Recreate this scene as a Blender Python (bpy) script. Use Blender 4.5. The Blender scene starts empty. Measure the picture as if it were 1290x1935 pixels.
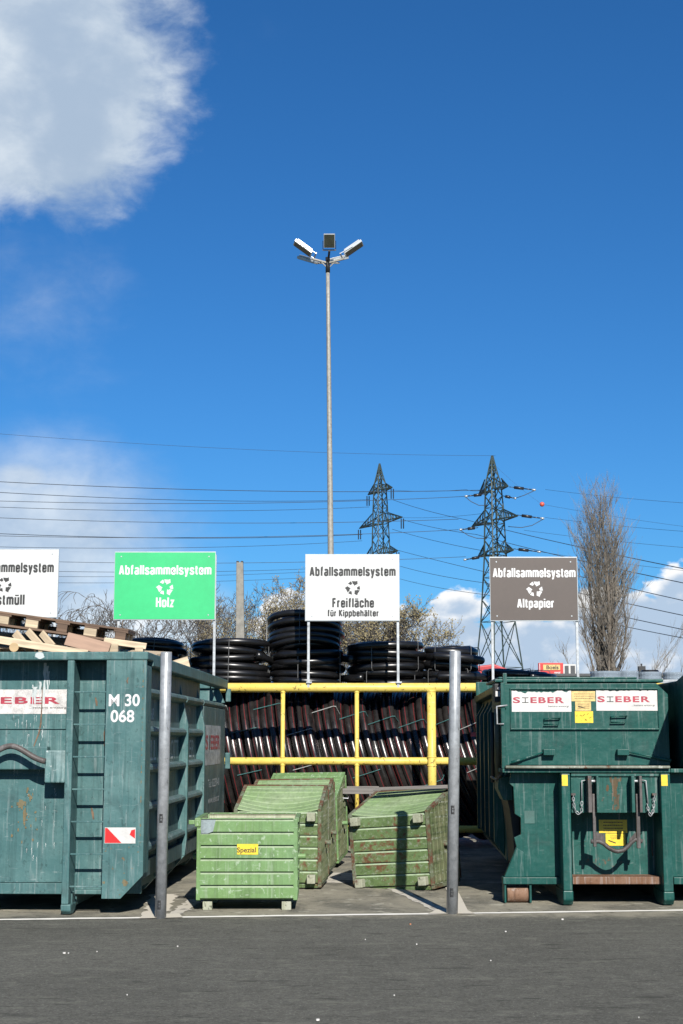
import bpy, bmesh, math, random
from mathutils import Vector, Matrix, Euler
random.seed(7)
R = math.radians
sc = bpy.context.scene
C = sc.collection

# ------------------------------------------------------------------ camera
F, PITCH, EYE = 2850.0, R(8.58), 1.6
cam = bpy.data.cameras.new('camera'); camo = bpy.data.objects.new('camera', cam); C.objects.link(camo)
cam.sensor_fit = 'VERTICAL'; cam.sensor_height = 36.0; cam.lens = 36.0 * F / 1935.0
cam.clip_start = 0.1; cam.clip_end = 5000
camo.location = (0, 0, EYE); camo.rotation_euler = (R(90) + PITCH, 0, 0)
sc.camera = camo
FW = Vector((0, math.cos(PITCH), math.sin(PITCH))); UP = Vector((0, -math.sin(PITCH), math.cos(PITCH)))
def ray(px, py):
    return FW + Vector((1, 0, 0)) * ((px - 645) / F) + UP * ((967.5 - py) / F)
def P(px, py, Y):
    d = ray(px, py); t = Y / d.y
    return Vector((d.x * t, Y, EYE + d.z * t))
def G(px, py, z=0.0):
    d = ray(px, py); t = (z - EYE) / d.z
    return Vector((d.x * t, d.y * t, z))

# ------------------------------------------------------------------ light
SUN_EL, SUN_AZ = R(33.1), R(10.4)
sun = bpy.data.lights.new('sun', 'SUN'); suno = bpy.data.objects.new('sun', sun); C.objects.link(suno)
sun.energy = 5.0; sun.angle = R(0.5); sun.color = (1.0, 0.955, 0.88)
ldir = Vector((-math.sin(SUN_AZ) * math.cos(SUN_EL), math.cos(SUN_AZ) * math.cos(SUN_EL), -math.sin(SUN_EL)))
suno.rotation_euler = ldir.to_track_quat('-Z', 'Y').to_euler(); suno.location = (10, -20, 30)
sc.view_settings.view_transform = 'Standard'; sc.view_settings.look = 'None'
sc.view_settings.exposure = 0.9; sc.view_settings.gamma = 1.0

world = bpy.data.worlds.new('World'); sc.world = world; world.use_nodes = True
wn = world.node_tree; wn.nodes.clear()
class NT:
    def __init__(s, nt): s.nt = nt; s.n = nt.nodes; s.l = nt.links
    def new(s, t, **k):
        n = s.n.new(t)
        for a, b in k.items(): setattr(n, a, b)
        return n
    def put(s, sock, v):
        if v is None: return
        if hasattr(v, 'is_output') or isinstance(v, bpy.types.NodeSocket): s.l.new(v, sock)
        else: sock.default_value = v
    def math(s, op, a, b=None, c=None, clamp=False):
        n = s.new('ShaderNodeMath', operation=op); n.use_clamp = clamp
        s.put(n.inputs[0], a); s.put(n.inputs[1], b); s.put(n.inputs[2], c)
        return n.outputs[0]
    def vmath(s, op, a, b=None, out=0):
        n = s.new('ShaderNodeVectorMath', operation=op)
        s.put(n.inputs[0], a); s.put(n.inputs[1], b)
        return n.outputs[out]
    def noise(s, vec, scale, detail=4, rough=.55, dist=0):
        n = s.new('ShaderNodeTexNoise'); s.put(n.inputs['Vector'], vec)
        n.inputs['Scale'].default_value = scale; n.inputs['Detail'].default_value = detail
        n.inputs['Roughness'].default_value = rough; n.inputs['Distortion'].default_value = dist
        return n.outputs['Fac']
    def step(s, v, a, b, lo=0.0, hi=1.0):
        n = s.new('ShaderNodeMapRange', interpolation_type='SMOOTHSTEP'); s.put(n.inputs['Value'], v)
        s.put(n.inputs['From Min'], a); s.put(n.inputs['From Max'], b)
        s.put(n.inputs['To Min'], lo); s.put(n.inputs['To Max'], hi)
        return n.outputs[0]
    def mix(s, f, a, b, blend='MIX'):
        n = s.new('ShaderNodeMix', data_type='RGBA', blend_type=blend)
        s.put(n.inputs[0], f); s.put(n.inputs[6], a); s.put(n.inputs[7], b)
        return n.outputs[2]
    def scalev(s, v, sc_, off=(0, 0, 0)):
        n = s.new('ShaderNodeMapping'); s.put(n.inputs['Vector'], v)
        n.inputs['Scale'].default_value = sc_; n.inputs['Location'].default_value = off
        return n.outputs[0]
def c4(c): return (c[0], c[1], c[2], 1.0)

W = NT(wn)
sky = W.new('ShaderNodeTexSky', sky_type='NISHITA'); sky.sun_disc = False
sky.sun_elevation = SUN_EL; sky.sun_rotation = math.pi - SUN_AZ
sky.altitude = 200; sky.air_density = 1.0; sky.dust_density = 0.25; sky.ozone_density = 3.0
hs = W.new('ShaderNodeHueSaturation'); hs.inputs['Saturation'].default_value = 1.04
hs.inputs['Value'].default_value = 1.08
skm = W.mix(1.0, sky.outputs[0], (.345, .70, 1.05, 1), 'MULTIPLY')
W.l.new(skm, hs.inputs['Color'])
tc = W.new('ShaderNodeTexCoord').outputs['Generated']
def cdir(px, py): return ray(px, py).normalized()
def blob(px, py, rx, rz):
    c = cdir(px, py)
    d = W.vmath('SUBTRACT', tc, tuple(c))
    d = W.scalev(d, (F / rx, 6.0, F / rz))
    l = W.vmath('LENGTH', d, out=1)
    return W.math('SUBTRACT', 1.0, l, clamp=True)
n1 = W.noise(tc, 7, 7, .5, .2)
n2 = W.noise(W.scalev(tc, (1, 1, 1.6), (3, 1, 2)), 26, 8, .6, .2)
nn = W.math('ADD', W.math('MULTIPLY', n1, .62), W.math('MULTIPLY', n2, .38))
big = None
for b in ((30, 60, 392, 400), (130, 180, 310, 290), (-20, 250, 330, 200)):
    m = W.math('MULTIPLY', blob(*b), 1.0); big = m if big is None else W.math('MAXIMUM', big, m)
dbig = W.step(W.math('ADD', W.math('MULTIPLY', big, 1.15), W.math('MULTIPLY', W.math('SUBTRACT', nn, .5), 1.5)), .16, .58)
dbig = W.math('MULTIPLY', dbig, W.step(big, .0, .16))
wisp = None
for b, k in (((450, 40, 150, 90), .05), ((60, 560, 330, 260), .22), ((60, 1010, 420, 250), .78), ((40, 905, 120, 60), .75), ((150, 1180, 420, 150), .8)):
    m = W.math('MULTIPLY', blob(*b), k); wisp = m if wisp is None else W.math('MAXIMUM', wisp, m)
dw = W.step(W.math('ADD', W.math('MULTIPLY', wisp, 1.5), W.math('MULTIPLY', W.math('SUBTRACT', nn, .5), .9)), .08, .95, 0, .85)
dw = W.math('MULTIPLY', dw, W.step(wisp, .0, .08))
low = None
for b, k in (((860, 1300, 330, 215), 1.), ((700, 1260, 260, 190), .8), ((1190, 1240, 230, 175), 1.), ((1330, 1160, 150, 130), 1.0), ((560, 1200, 130, 150), .75), ((430, 1300, 400, 160), .8), ((1100, 1330, 900, 160), 1.), ((1010, 1240, 200, 110), .9), ((860, 1150, 130, 60), .55)):
    m = W.math('MULTIPLY', blob(*b), k); low = m if low is None else W.math('MAXIMUM', low, m)
n3 = W.noise(W.scalev(tc, (1, 1, 1.5), (7, 1, 5)), 34, 9, .55, .15)
dl = W.step(W.math('ADD', W.math('MULTIPLY', low, 1.1), W.math('MULTIPLY', W.math('SUBTRACT', n3, .5), 1.25)), .26, .40)
dl = W.math('MULTIPLY', dl, W.step(low, .0, .1))
sepz = W.new('ShaderNodeSeparateXYZ'); W.l.new(tc, sepz.inputs[0])
far = W.math('MULTIPLY', W.step(sepz.outputs[1], .3, -.2), W.math('MULTIPLY', W.step(n1, .56, .66), .5))   # clouds in the rest of the sky
dens = W.math('MAXIMUM', W.math('MAXIMUM', dbig, dw), W.math('MAXIMUM', dl, far))
n4 = W.noise(W.scalev(tc, (1, 1, 1.1), (1, 5, 9)), 7.5, 5, .5, .1)
shade = W.step(W.math('ADD', W.math('MULTIPLY', n4, .85), W.math('MULTIPLY', n2, .25)), .42, .68)
hi = W.mix(W.step(sepz.outputs[2], .0, .14), (8.2, 8.9, 9.6, 1), (7.9, 8.6, 9.2, 1))
cl = W.mix(shade, (4.0, 5.1, 6.6, 1), hi)
edge = W.step(low, .12, .5)
lowcol = W.mix(W.step(W.math('ADD', W.math('SUBTRACT', 1.0, edge), W.math('MULTIPLY', n3, 1.9)), .95, 1.6), (4.6, 5.9, 7.6, 1), (9.8, 9.9, 10., 1))
cl = W.mix(W.math('GREATER_THAN', dl, .02), cl, lowcol)
b1 = W.new('ShaderNodeBackground'); b1.inputs[1].default_value = .0505; W.l.new(hs.outputs[0], b1.inputs[0])
b2 = W.new('ShaderNodeBackground'); b2.inputs[1].default_value = .055; W.l.new(cl, b2.inputs[0])
ms = W.new('ShaderNodeMixShader'); W.l.new(dens, ms.inputs[0]); W.l.new(b1.outputs[0], ms.inputs[1]); W.l.new(b2.outputs[0], ms.inputs[2])
wo = W.new('ShaderNodeOutputWorld'); W.l.new(ms.outputs[0], wo.inputs[0])

# ------------------------------------------------------------------ materials
def base_mat(name):
    m = bpy.data.materials.new(name); m.use_nodes = True
    N = NT(m.node_tree); b = N.n['Principled BSDF']
    return m, N, b
def plain(name, col, rough=.6, metal=0., var=.12, vs=6, bump=0., coord='Object', ns=1.0):
    col = [x * .60 for x in col]
    m, N, b = base_mat(name)
    t = N.new('ShaderNodeTexCoord').outputs[coord]
    f = N.noise(t, vs, 5, .6)
    f2 = N.noise(t, vs * 9, 3, .6)
    f = N.math('ADD', N.math('MULTIPLY', f, .65), N.math('MULTIPLY', f2, .35))
    lo = c4([x * (1 - var * 2) for x in col]); hi_ = c4([min(1, x * (1 + var * 2)) for x in col])
    b.inputs['Base Color'].default_value = c4(col)
    N.l.new(N.mix(N.step(f, .3, .7), lo, hi_), b.inputs['Base Color'])
    b.inputs['Roughness'].default_value = rough; b.inputs['Metallic'].default_value = metal
    if bump:
        bn = N.new('ShaderNodeBump'); bn.inputs['Strength'].default_value = bump; bn.inputs['Distance'].default_value = .01
        N.l.new(f, bn.inputs['Height']); N.l.new(bn.outputs[0], b.inputs['Normal'])
    return m
def paint(name, col, rust=.2, fade=.3, streak=.4, rough=.45, rustcol=(.16, .07, .035), fadecol=None, dents=.6, off=(0, 0, 0), chips=.3, chipcol=None, grime=.45):
    """weathered sheet-metal paint: faded clouds, vertical run-off streaks, rust blotches, chips and soft dents"""
    KA = .56; col = [x * KA for x in col]; rustcol = [x * KA for x in rustcol]; fadecol = fadecol and [x * KA for x in fadecol]; chipcol = chipcol and [x * KA for x in chipcol]
    m, N, b = base_mat(name)
    t = N.scalev(N.new('ShaderNodeTexCoord').outputs['Object'], (1, 1, 1), off)
    fadecol = fadecol or [x * .62 + .16 for x in col]
    base = c4(col)
    f1 = N.noise(t, 2.3, 6, .6, .4)
    cc = N.mix(N.step(f1, .35, .75, 0, fade), base, c4(fadecol))
    st = N.noise(N.scalev(t, (24, 24, 1.1)), 1, 4, .6)
    cc = N.mix(N.step(st, .50, .66, 0, streak), cc, c4([x * .52 for x in col]))
    st2 = N.noise(N.scalev(t, (31, 31, 1.8), (5, 2, 9)), 1, 4, .6)
    cc = N.mix(N.step(st2, .55, .66, 0, streak * .8), cc, c4([x * .6 + .2 for x in col]))
    gr = N.noise(N.scalev(t, (1, 1, .8), (6, 3, 8)), 4.6, 7, .68, .7)
    cc = N.mix(N.step(gr, .50, .72, 0, grime), cc, c4([x * .38 + .012 for x in col]))
    fine = N.noise(t, 60, 3, .7)
    cc = N.mix(N.step(fine, .35, .7, 0, .18), cc, c4([x * .6 for x in col]))
    chip = N.noise(N.scalev(t, (1, 1, .7), (1, 9, 4)), 21, 5, .65, .5)
    cc = N.mix(N.step(chip, .61, .635, 0, chips), cc, c4(chipcol or [x * .25 for x in col]))
    scr = N.noise(N.scalev(t, (9, 9, 60), (2, 2, 2)), 1, 3, .5, 1.4)
    cc = N.mix(N.step(scr, .66, .70, 0, chips * .45), cc, c4([x * .5 + .3 for x in col]))
    r1 = N.math('ADD', N.math('MULTIPLY', N.noise(N.scalev(t, (1, 1, .8)), 3.1, 8, .68, .6), .7), N.math('MULTIPLY', N.noise(t, 19, 4, .6), .3))
    rf = N.step(r1, .70 - rust * .28, .76 - rust * .24)
    rc = N.mix(N.noise(t, 34, 4, .7), c4([x * .45 for x in rustcol]), c4([x * 1.7 for x in rustcol]))
    cc = N.mix(rf, cc, rc)
    N.l.new(cc, b.inputs['Base Color'])
    N.l.new(N.step(rf, 0., 1., rough, .85), b.inputs['Roughness'])
    b.inputs['Specular IOR Level'].default_value = .22
    d = N.math('ADD', N.math('MULTIPLY', N.noise(t, 3.2, 3, .5), 1.0), N.math('MULTIPLY', N.noise(t, 40, 3, .6), .05))
    bn = N.new('ShaderNodeBump'); bn.inputs['Strength'].default_value = dents; bn.inputs['Distance'].default_value = .035
    N.l.new(d, bn.inputs['Height']); N.l.new(bn.outputs[0], b.inputs['Normal'])
    return m
def wood(name, col, dark=.5, rough=.8):
    col = [x * .62 for x in col]
    m, N, b = base_mat(name)
    t = N.new('ShaderNodeTexCoord').outputs['Object']
    g = N.noise(N.scalev(t, (2, 26, 26)), 1, 5, .6, .5)
    g2 = N.noise(t, 3, 3, .5)
    cc = N.mix(N.step(g, .3, .75), c4([x * dark for x in col]), c4(col))
    cc = N.mix(N.step(g2, .4, .8, 0, .35), cc, c4([x * .6 for x in col]))
    N.l.new(cc, b.inputs['Base Color']); b.inputs['Roughness'].default_value = rough
    return m
def galv(name, col=(.36, .38, .40), rough=.42, metal=.55):
    col = [x * .55 for x in col]
    m, N, b = base_mat(name)
    t = N.new('ShaderNodeTexCoord').outputs['Object']
    f = N.noise(t, 14, 6, .7); g = N.noise(N.scalev(t, (12, 12, 1.2)), 1, 4, .6)
    v = N.new('ShaderNodeTexVoronoi'); v.inputs['Scale'].default_value = 55; N.l.new(t, v.inputs['Vector'])
    cc = N.mix(N.step(f, .3, .7), c4([x * .72 for x in col]), c4([x * 1.2 for x in col]))
    cc = N.mix(N.step(g, .55, .75, 0, .5), cc, c4([x * .5 for x in col]))
    cc = N.mix(N.math('MULTIPLY', v.outputs['Distance'], .25), cc, c4([x * .7 for x in col]))
    sc_ = N.noise(N.scalev(t, (1, 1, .6), (4, 4, 4)), 16, 5, .6)
    cc = N.mix(N.step(sc_, .66, .69, 0, .7), cc, (.06, .055, .05, 1))
    N.l.new(cc, b.inputs['Base Color']); b.inputs['Metallic'].default_value = metal; b.inputs['Roughness'].default_value = rough
    return m

TEAL = paint('teal_paint', (.070, .172, .176), rust=.18, fade=.6, streak=.42, chips=.42, rustcol=(.13, .08, .04), rough=.5, fadecol=(.17, .30, .29))
TEALW = paint('splashed_teal', (.10, .24, .24), rust=.1, fade=.75, streak=.9, rough=.5, fadecol=(.42, .52, .52), off=(0, 0, 4), chips=.7, chipcol=(.6, .66, .66))
TEALSIDE = paint('teal_side_paint', (.085, .165, .165), rust=.10, fade=.6, streak=.75, rough=.5, fadecol=(.20, .24, .24), off=(3, 2, 1))
BOTTLE = paint('bottle_green_paint', (.011, .094, .080), rust=.0, fade=.25, streak=.3, rough=.42, fadecol=(.045, .16, .135), off=(5, 1, 2), chips=.2, chipcol=(.07, .16, .14))
BOTTLER = paint('bottle_green_rusty', (.014, .105, .088), rust=.36, fade=.4, streak=.5, rough=.5, fadecol=(.05, .15, .13), off=(1, 4, 2))
RUSTY = paint('rust_metal', (.20, .10, .055), rust=.45, rustcol=(.07, .04, .03), fade=.9, streak=.6, rough=.75, fadecol=(.36, .23, .16))
HOOKM = paint('hook_metal', (.085, .07, .065), rust=.4, fade=.4, streak=.3, rough=.5)
SKIPG = paint('light_green_paint', (.195, .335, .125), rust=.02, fade=.5, streak=.4, rough=.42, fadecol=(.26, .44, .24), off=(2, 0, 1), chips=.7, chipcol=(.44, .55, .40))
SKIPR = paint('rusty_green_paint', (.14, .215, .08), rust=.62, fade=.5, streak=.5, rough=.6, fadecol=(.22, .32, .15), off=(4, 1, 3), rustcol=(.15, .066, .034))
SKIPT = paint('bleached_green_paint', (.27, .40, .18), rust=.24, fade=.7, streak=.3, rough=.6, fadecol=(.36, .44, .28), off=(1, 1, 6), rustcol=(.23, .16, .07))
SKIPW = paint('weathered_side_paint', (.12, .17, .07), rust=.22, fade=.9, streak=.9, rough=.7, fadecol=(.26, .25, .16), off=(8, 1, 6))
SKIPI = paint('sunlit_inside_paint', (.42, .44, .30), rust=.1, fade=.6, streak=.5, rough=.6, fadecol=(.6, .58, .42), off=(1, 2, 6))  # sunlight on the upright skip's inner far wall, put into a paler colour
FEET = paint('scraped_foot_paint', (.40, .42, .30), rust=.62, fade=.7, streak=.4, rough=.7, fadecol=(.55, .55, .45), rustcol=(.13, .065, .045), chips=.8)
LEDGE = paint('rubbed_highlight_ledge_paint', (.40, .52, .33), rust=.0, fade=.6, streak=.3, rough=.5, fadecol=(.55, .62, .45), off=(6, 1, 6))  # rubbed paint, with the highlight of the upward ledges also in its colour
SKIPFR = paint('rusty_frame_paint', (.13, .16, .08), rust=.85, fade=.5, streak=.5, rough=.7, off=(7, 3, 1), rustcol=(.13, .06, .035))
YEL = paint('yellow_paint', (.93, .70, .14), rust=.03, fade=.5, streak=.12, rough=.4, fadecol=(.98, .78, .24), off=(0, 3, 0), dents=.1, chips=.8, chipcol=(.10, .06, .03))
GALV = galv('galvanised', (.46, .48, .50), .38, .22)
GALV2 = galv('galvanised_bright', (.6, .63, .65), .4, .15)
GALVP = galv('galvanised_mast', (.40, .385, .34), .55, .1)
DARKM = plain('dark_metal', (.02, .021, .022), .5, .2)
BLACKP = plain('black_plastic', (.010, .010, .011), .33, 0, .2)
WHITE = plain('white_sheet', (.68, .685, .675), .4, 0, .02)
GREEN = plain('green_sheet', (.03, .56, .19), .4, 0, .04, 1)
BROWN = plain('brown_sheet', (.082, .059, .048), .45, 0, .04, 2)
ALU = plain('aluminium', (.62, .65, .66), .35, .5, .05)
INK = plain('black_ink', (.018, .018, .019), .6, 0, .05)
WINK = plain('white_ink', (.74, .74, .74), .5, 0, .02)
OWINK = plain('worn_white_ink', (.62, .66, .66), .6, 0, .3, 30)
WWINK = plain('weathered_white_ink', (.72, .74, .73), .6, 0, .1, 30)
REDINK = plain('crimson_ink', (.42, .03, .06), .5, 0, .15, 20)
STICK = plain('white_sticker', (.66, .65, .63), .45, 0, .06, 9)
STICKD = plain('dirty_white_sticker', (.62, .60, .58), .5, 0, .2, 12)
STICKG = plain('grey_sticker', (.40, .42, .42), .6, 0, .3, 10)
YST = plain('yellow_sticker', (.86, .62, .03), .45, 0, .1, 20)
YSTP = plain('pale_yellow_sticker', (.70, .50, .18), .5, 0, .15, 20)
REDR = plain('red_reflector', (.75, .02, .02), .4, 0, .1)
REDB = plain('red_board', (.62, .035, .03), .4, 0, .05)
WHITEP = paint('spilt_white_paint', (.62, .68, .68), rust=.0, fade=.3, streak=.2, rough=.5)
WOODL = wood('fresh_wood', (.78, .62, .42), .5)
WOODB = wood('brown_wood', (.22, .135, .085), .5)
WOODG = wood('grey_wood', (.27, .25, .23), .5)
WOODP = wood('pink_board', (.42, .27, .19), .8)
CONC = plain('concrete', (.27, .26, .23), .9, 0, .12, 5, .3)
PYL = plain('pylon_steel', (.035, .060, .055), .6, .2, .2, .5)
WIREM = plain('wire', (.045, .055, .07), .6, .2, .05)
INSU = plain('insulator', (.018, .018, .022), .35, 0, .1)
BARK = plain('bark', (.15, .125, .10), .9, 0, .3, 3, .4)
BARKD = plain('dark_bark', (.085, .07, .06), .9, 0, .3, 3, .4)
TWIG = plain('twig', (.105, .092, .08), .9, 0, .25, .7)
TWIGP = plain('poplar_twig', (.27, .24, .20), .9, 0, .25, .7)
BUD = plain('bud', (.24, .20, .10), .9, 0, .25, 2)
REDT = plain('red_tarpaulin', (.45, .015, .02), .5, 0, .15)
BALL = plain('ball_red', (.75, .11, .06), .5, 0, .05)
LED = plain('flood_face', (.045, .05, .035), .25, 0, .1)
CYAN = plain('teal_tape', (.07, .19, .19), .4, 0, .2, 30)
WTAPE = plain('white_tape', (.45, .47, .46), .4, 0, .2, 30)
WALLW = plain('white_wall', (.62, .62, .60), .7, 0, .05)
GREYR = plain('grey_roof', (.07, .075, .08), .7, 0, .1)
PINKC = plain('pink_cap', (.75, .12, .13), .4, 0, .1)

def mat_asphalt():
    m, N, b = base_mat('asphalt')
    t = N.new('ShaderNodeTexCoord').outputs['Object']
    a = N.noise(t, .35, 5, .6, .6); f = N.noise(t, 70, 4, .8); g = N.noise(t, 5, 7, .68, .4); h = N.noise(t, 24, 5, .75)
    cc = N.mix(N.step(a, .3, .7), (.100, .094, .085, 1), (.148, .139, .125, 1))
    cc = N.mix(N.step(g, .35, .72, 0, .55), cc, (.175, .165, .148, 1))
    cc = N.mix(N.step(h, .42, .62, 0, .60), cc, (.060, .056, .050, 1))
    cc = N.mix(N.step(f, .42, .64, 0, .55), cc, (.035, .033, .030, 1))
    h2 = N.noise(N.scalev(t, (1, 1, 1), (7, 7, 0)), 42, 4, .75)
    cc = N.mix(N.step(h2, .56, .68, 0, .65), cc, (.30, .285, .255, 1))
    spots = N.noise(N.scalev(t, (.9, 3.4, 1), (3, 3, 0)), 2.6, 5, .6)
    cc = N.mix(N.step(spots, .60, .66, 0, .72), cc, (.042, .040, .036, 1))
    tyre = N.noise(N.scalev(t, (.10, 2.6, 1), (1, 9, 0)), 1.0, 4, .55, .3)
    cc = N.mix(N.step(tyre, .56, .70, 0, .22), cc, (.050, .047, .043, 1))
    tyre2 = N.noise(N.scalev(t, (.16, 3.1, 1), (4, 2, 0)), 1.0, 4, .55, .3)
    cc = N.mix(N.step(tyre2, .58, .74, 0, .15), cc, (.20, .19, .17, 1))
    s3 = N.noise(N.scalev(t, (1, 1.6, 1), (11, 5, 0)), 7, 5, .65)
    cc = N.mix(N.step(s3, .56, .66, 0, .5), cc, (.055, .053, .047, 1))
    s4 = N.noise(N.scalev(t, (1, 1.6, 1), (2, 15, 0)), 3.3, 6, .7)
    cc = N.mix(N.step(s4, .52, .66, 0, .4), cc, (.19, .18, .155, 1))
    oil = N.noise(N.scalev(t, (1, 2, 1), (9, 1, 0)), 1.1, 3, .5, .3)
    cc = N.mix(N.step(oil, .68, .73, 0, .6), cc, (.03, .029, .027, 1))
    sep = N.new('ShaderNodeSeparateXYZ'); N.l.new(t, sep.inputs[0])
    # the storage bays are paler and dustier than the driveway
    bay = N.step(N.math('ADD', sep.outputs[1], N.math('MULTIPLY', g, .8)), 14.3, 14.8)
    dust = N.noise(N.scalev(t, (1, .8, 1), (0, 4, 0)), 1.7, 7, .65, .6)
    cc = N.mix(N.math('MULTIPLY', bay, N.step(dust, .38, .60, .25, .8)), cc, (.30, .265, .215, 1))
    pt = N.noise(t, 4.3, 6, .6)
    cc = N.mix(N.math('MULTIPLY', bay, N.step(pt, .58, .66, 0, .6)), cc, (.42, .385, .33, 1))
    pt2 = N.noise(N.scalev(t, (1, 1, 1), (3, 8, 0)), 9, 6, .7)
    cc = N.mix(N.math('MULTIPLY', bay, N.step(pt2, .56, .64, 0, .6)), cc, (.055, .05, .043, 1))
    cc = N.mix(1.0, cc, (.84, .88, .84, 1), 'MULTIPLY')
    N.l.new(cc, b.inputs['Base Color']); b.inputs['Roughness'].default_value = .92
    b.inputs['Specular IOR Level'].default_value = .15
    bn = N.new('ShaderNodeBump'); bn.inputs['Strength'].default_value = .9; bn.inputs['Distance'].default_value = .010
    N.l.new(N.math('ADD', f, N.math('MULTIPLY', h, .8)), bn.inputs['Height']); N.l.new(bn.outputs[0], b.inputs['Normal'])
    return m
ASPH = mat_asphalt()
def mat_line(name, col, wear):
    m, N, b = base_mat(name)
    t = N.new('ShaderNodeTexCoord').outputs['Object']
    g = N.noise(t, 6, 7, .7, .6); f = N.noise(t, 60, 3, .7)
    cc = N.mix(N.step(N.math('ADD', N.math('MULTIPLY', g, .8), N.math('MULTIPLY', f, .2)), .62 - wear * .3, .70 - wear * .22), c4([x * .62 for x in col]), (.10, .095, .085, 1))
    N.l.new(cc, b.inputs['Base Color']); b.inputs['Roughness'].default_value = .85
    return m
LINE = mat_line('line_paint', (.95, .92, .84), .10)
LINEW = mat_line('worn_line_paint', (.60, .56, .48), .35)
PAD = mat_line('concrete_pad', (.66, .61, .51), .1)

def mat_tube():
    """black PE pipe; dusty outer skin with thin red stripes where uv.x says so"""
    m, N, b = base_mat('striped_pipe')
    uv = N.new('ShaderNodeTexCoord').outputs['UV']
    sp = N.new('ShaderNodeSeparateXYZ'); N.l.new(uv, sp.inputs[0])
    s = N.math('FRACT', N.math('MULTIPLY', sp.outputs[0], 3.0))
    st = N.math('MULTIPLY', N.math('GREATER_THAN', s, .46), N.math('LESS_THAN', s, .54))
    up = N.math('MULTIPLY', sp.outputs[1], 1.0)
    t = N.new('ShaderNodeTexCoord').outputs['Object']
    d = N.noise(t, 5, 5, .6)
    skin = N.mix(N.step(d, .35, .7), (.006, .0056, .0056, 1), (.017, .015, .0145, 1))
    cc = N.mix(st, skin, (.10, .013, .015, 1))
    N.l.new(cc, b.inputs['Base Color'])
    b.inputs['Roughness'].default_value = .30
    N.l.new(N.step(N.noise(t, 9, 4, .6), .3, .7, .22, .34), b.inputs['Roughness'])
    return m
TUBE = mat_tube()
def mat_film():
    m, N, b = base_mat('clear_film')
    b.inputs['Base Color'].default_value = (.30, .36, .42, 1); b.inputs['Roughness'].default_value = .12
    b.inputs['Transmission Weight'].default_value = .55; b.inputs['IOR'].default_value = 1.2
    return m
FILM = mat_film()

# ------------------------------------------------------------------ mesh helpers
class MB:
    def __init__(s): s.v = []; s.f = []; s.uv = None
    def add(s, vs, fs):
        n = len(s.v); s.v += [tuple(v) for v in vs]; s.f += [tuple(i + n for i in f) for f in fs]; return s
    def box(s, a, b, M=None):
        x0, y0, z0 = [min(a[i], b[i]) for i in range(3)]; x1, y1, z1 = [max(a[i], b[i]) for i in range(3)]
        vs = [Vector(p) for p in ((x0, y0, z0), (x1, y0, z0), (x1, y1, z0), (x0, y1, z0), (x0, y0, z1), (x1, y0, z1), (x1, y1, z1), (x0, y1, z1))]
        if M is not None: vs = [M @ v for v in vs]
        return s.add(vs, [(0, 3, 2, 1), (4, 5, 6, 7), (0, 1, 5, 4), (1, 2, 6, 5), (2, 3, 7, 6), (3, 0, 4, 7)])
    def prism(s, pts, ax, d0, d1):
        """polygon pts (2D) extruded along axis ax from d0 to d1; 2D are the other two axes in order"""
        n = len(pts); vs = []
        for d in (d0, d1):
            for p in pts:
                q = list(p); q.insert(ax, d); vs.append(q)
        fs = [tuple(range(n))[::-1], tuple(range(n, 2 * n))] + [(i, (i + 1) % n, n + (i + 1) % n, n + i) for i in range(n)]
        return s.add(vs, fs)
    def tube(s, path, r, n=10, closed=False, rs=None, caps=True):
        path = [Vector(p) for p in path]; m = len(path); base = len(s.v); up = None; rings = []
        for i, p in enumerate(path):
            if closed: t = path[(i + 1) % m] - path[i - 1]
            else: t = path[min(i + 1, m - 1)] - path[max(i - 1, 0)]
            t.normalize()
            if up is None:
                a = Vector((0, 0, 1)) if abs(t.z) < .9 else Vector((1, 0, 0))
                up = (a - t * a.dot(t)).normalized()
            else: up = (up - t * up.dot(t)).normalized()
            w = t.cross(up); rr = rs[i] if rs else r
            rings.append([p + (up * math.cos(2 * math.pi * k / n) + w * math.sin(2 * math.pi * k / n)) * rr for k in range(n)])
        vs = [v for q in rings for v in q]; fs = []
        for i in range(m if closed else m - 1):
            j = (i + 1) % m
            for k in range(n):
                fs.append((i * n + k, i * n + (k + 1) % n, j * n + (k + 1) % n, j * n + k))
        if not closed and caps:
            fs.append(tuple(range(n))[::-1]); fs.append(tuple((m - 1) * n + k for k in range(n)))
        return s.add(vs, fs)
    def bar(s, a, b, w, h=None):
        """square bar between two points"""
        a = Vector(a); b = Vector(b); t = (b - a); L = t.length
        M = Matrix.Translation(a) @ t.to_track_quat('Z', 'Y').to_matrix().to_4x4()
        h = h or w
        return s.box((-w / 2, -h / 2, 0), (w / 2, h / 2, L), M)
    def lathe(s, prof, n=24, M=None):
        vs = []; m = len(prof)
        for r, z in prof:
            for k in range(n):
                v = Vector((r * math.cos(2 * math.pi * k / n), r * math.sin(2 * math.pi * k / n), z)); vs.append(M @ v if M is not None else v)
        fs = [(i * n + k, i * n + (k + 1) % n, (i + 1) * n + (k + 1) % n, (i + 1) * n + k) for i in range(m - 1) for k in range(n)]
        return s.add(vs, fs)
    def build(s, name, mat, parent=None, bevel=0., smooth=False, kind=None):
        me = bpy.data.meshes.new(name); me.from_pydata(s.v, [], s.f); me.update()
        bm = bmesh.new(); bm.from_mesh(me); bmesh.ops.recalc_face_normals(bm, faces=bm.faces); bm.to_mesh(me); bm.free()
        if smooth: me.polygons.foreach_set('use_smooth', [True] * len(me.polygons))
        me.materials.append(mat)
        o = bpy.data.objects.new(name, me); C.objects.link(o)
        if parent is not None: o.parent = parent
        if bevel:
            md = o.modifiers.new('bevel', 'BEVEL'); md.width = bevel; md.segments = 2; md.limit_method = 'ANGLE'; md.angle_limit = R(40)
        if kind: o['kind'] = kind
        return o
def tag(o, label, cat, group=None):
    o['label'] = label; o['category'] = cat
    if group: o['group'] = group
    return o
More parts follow.
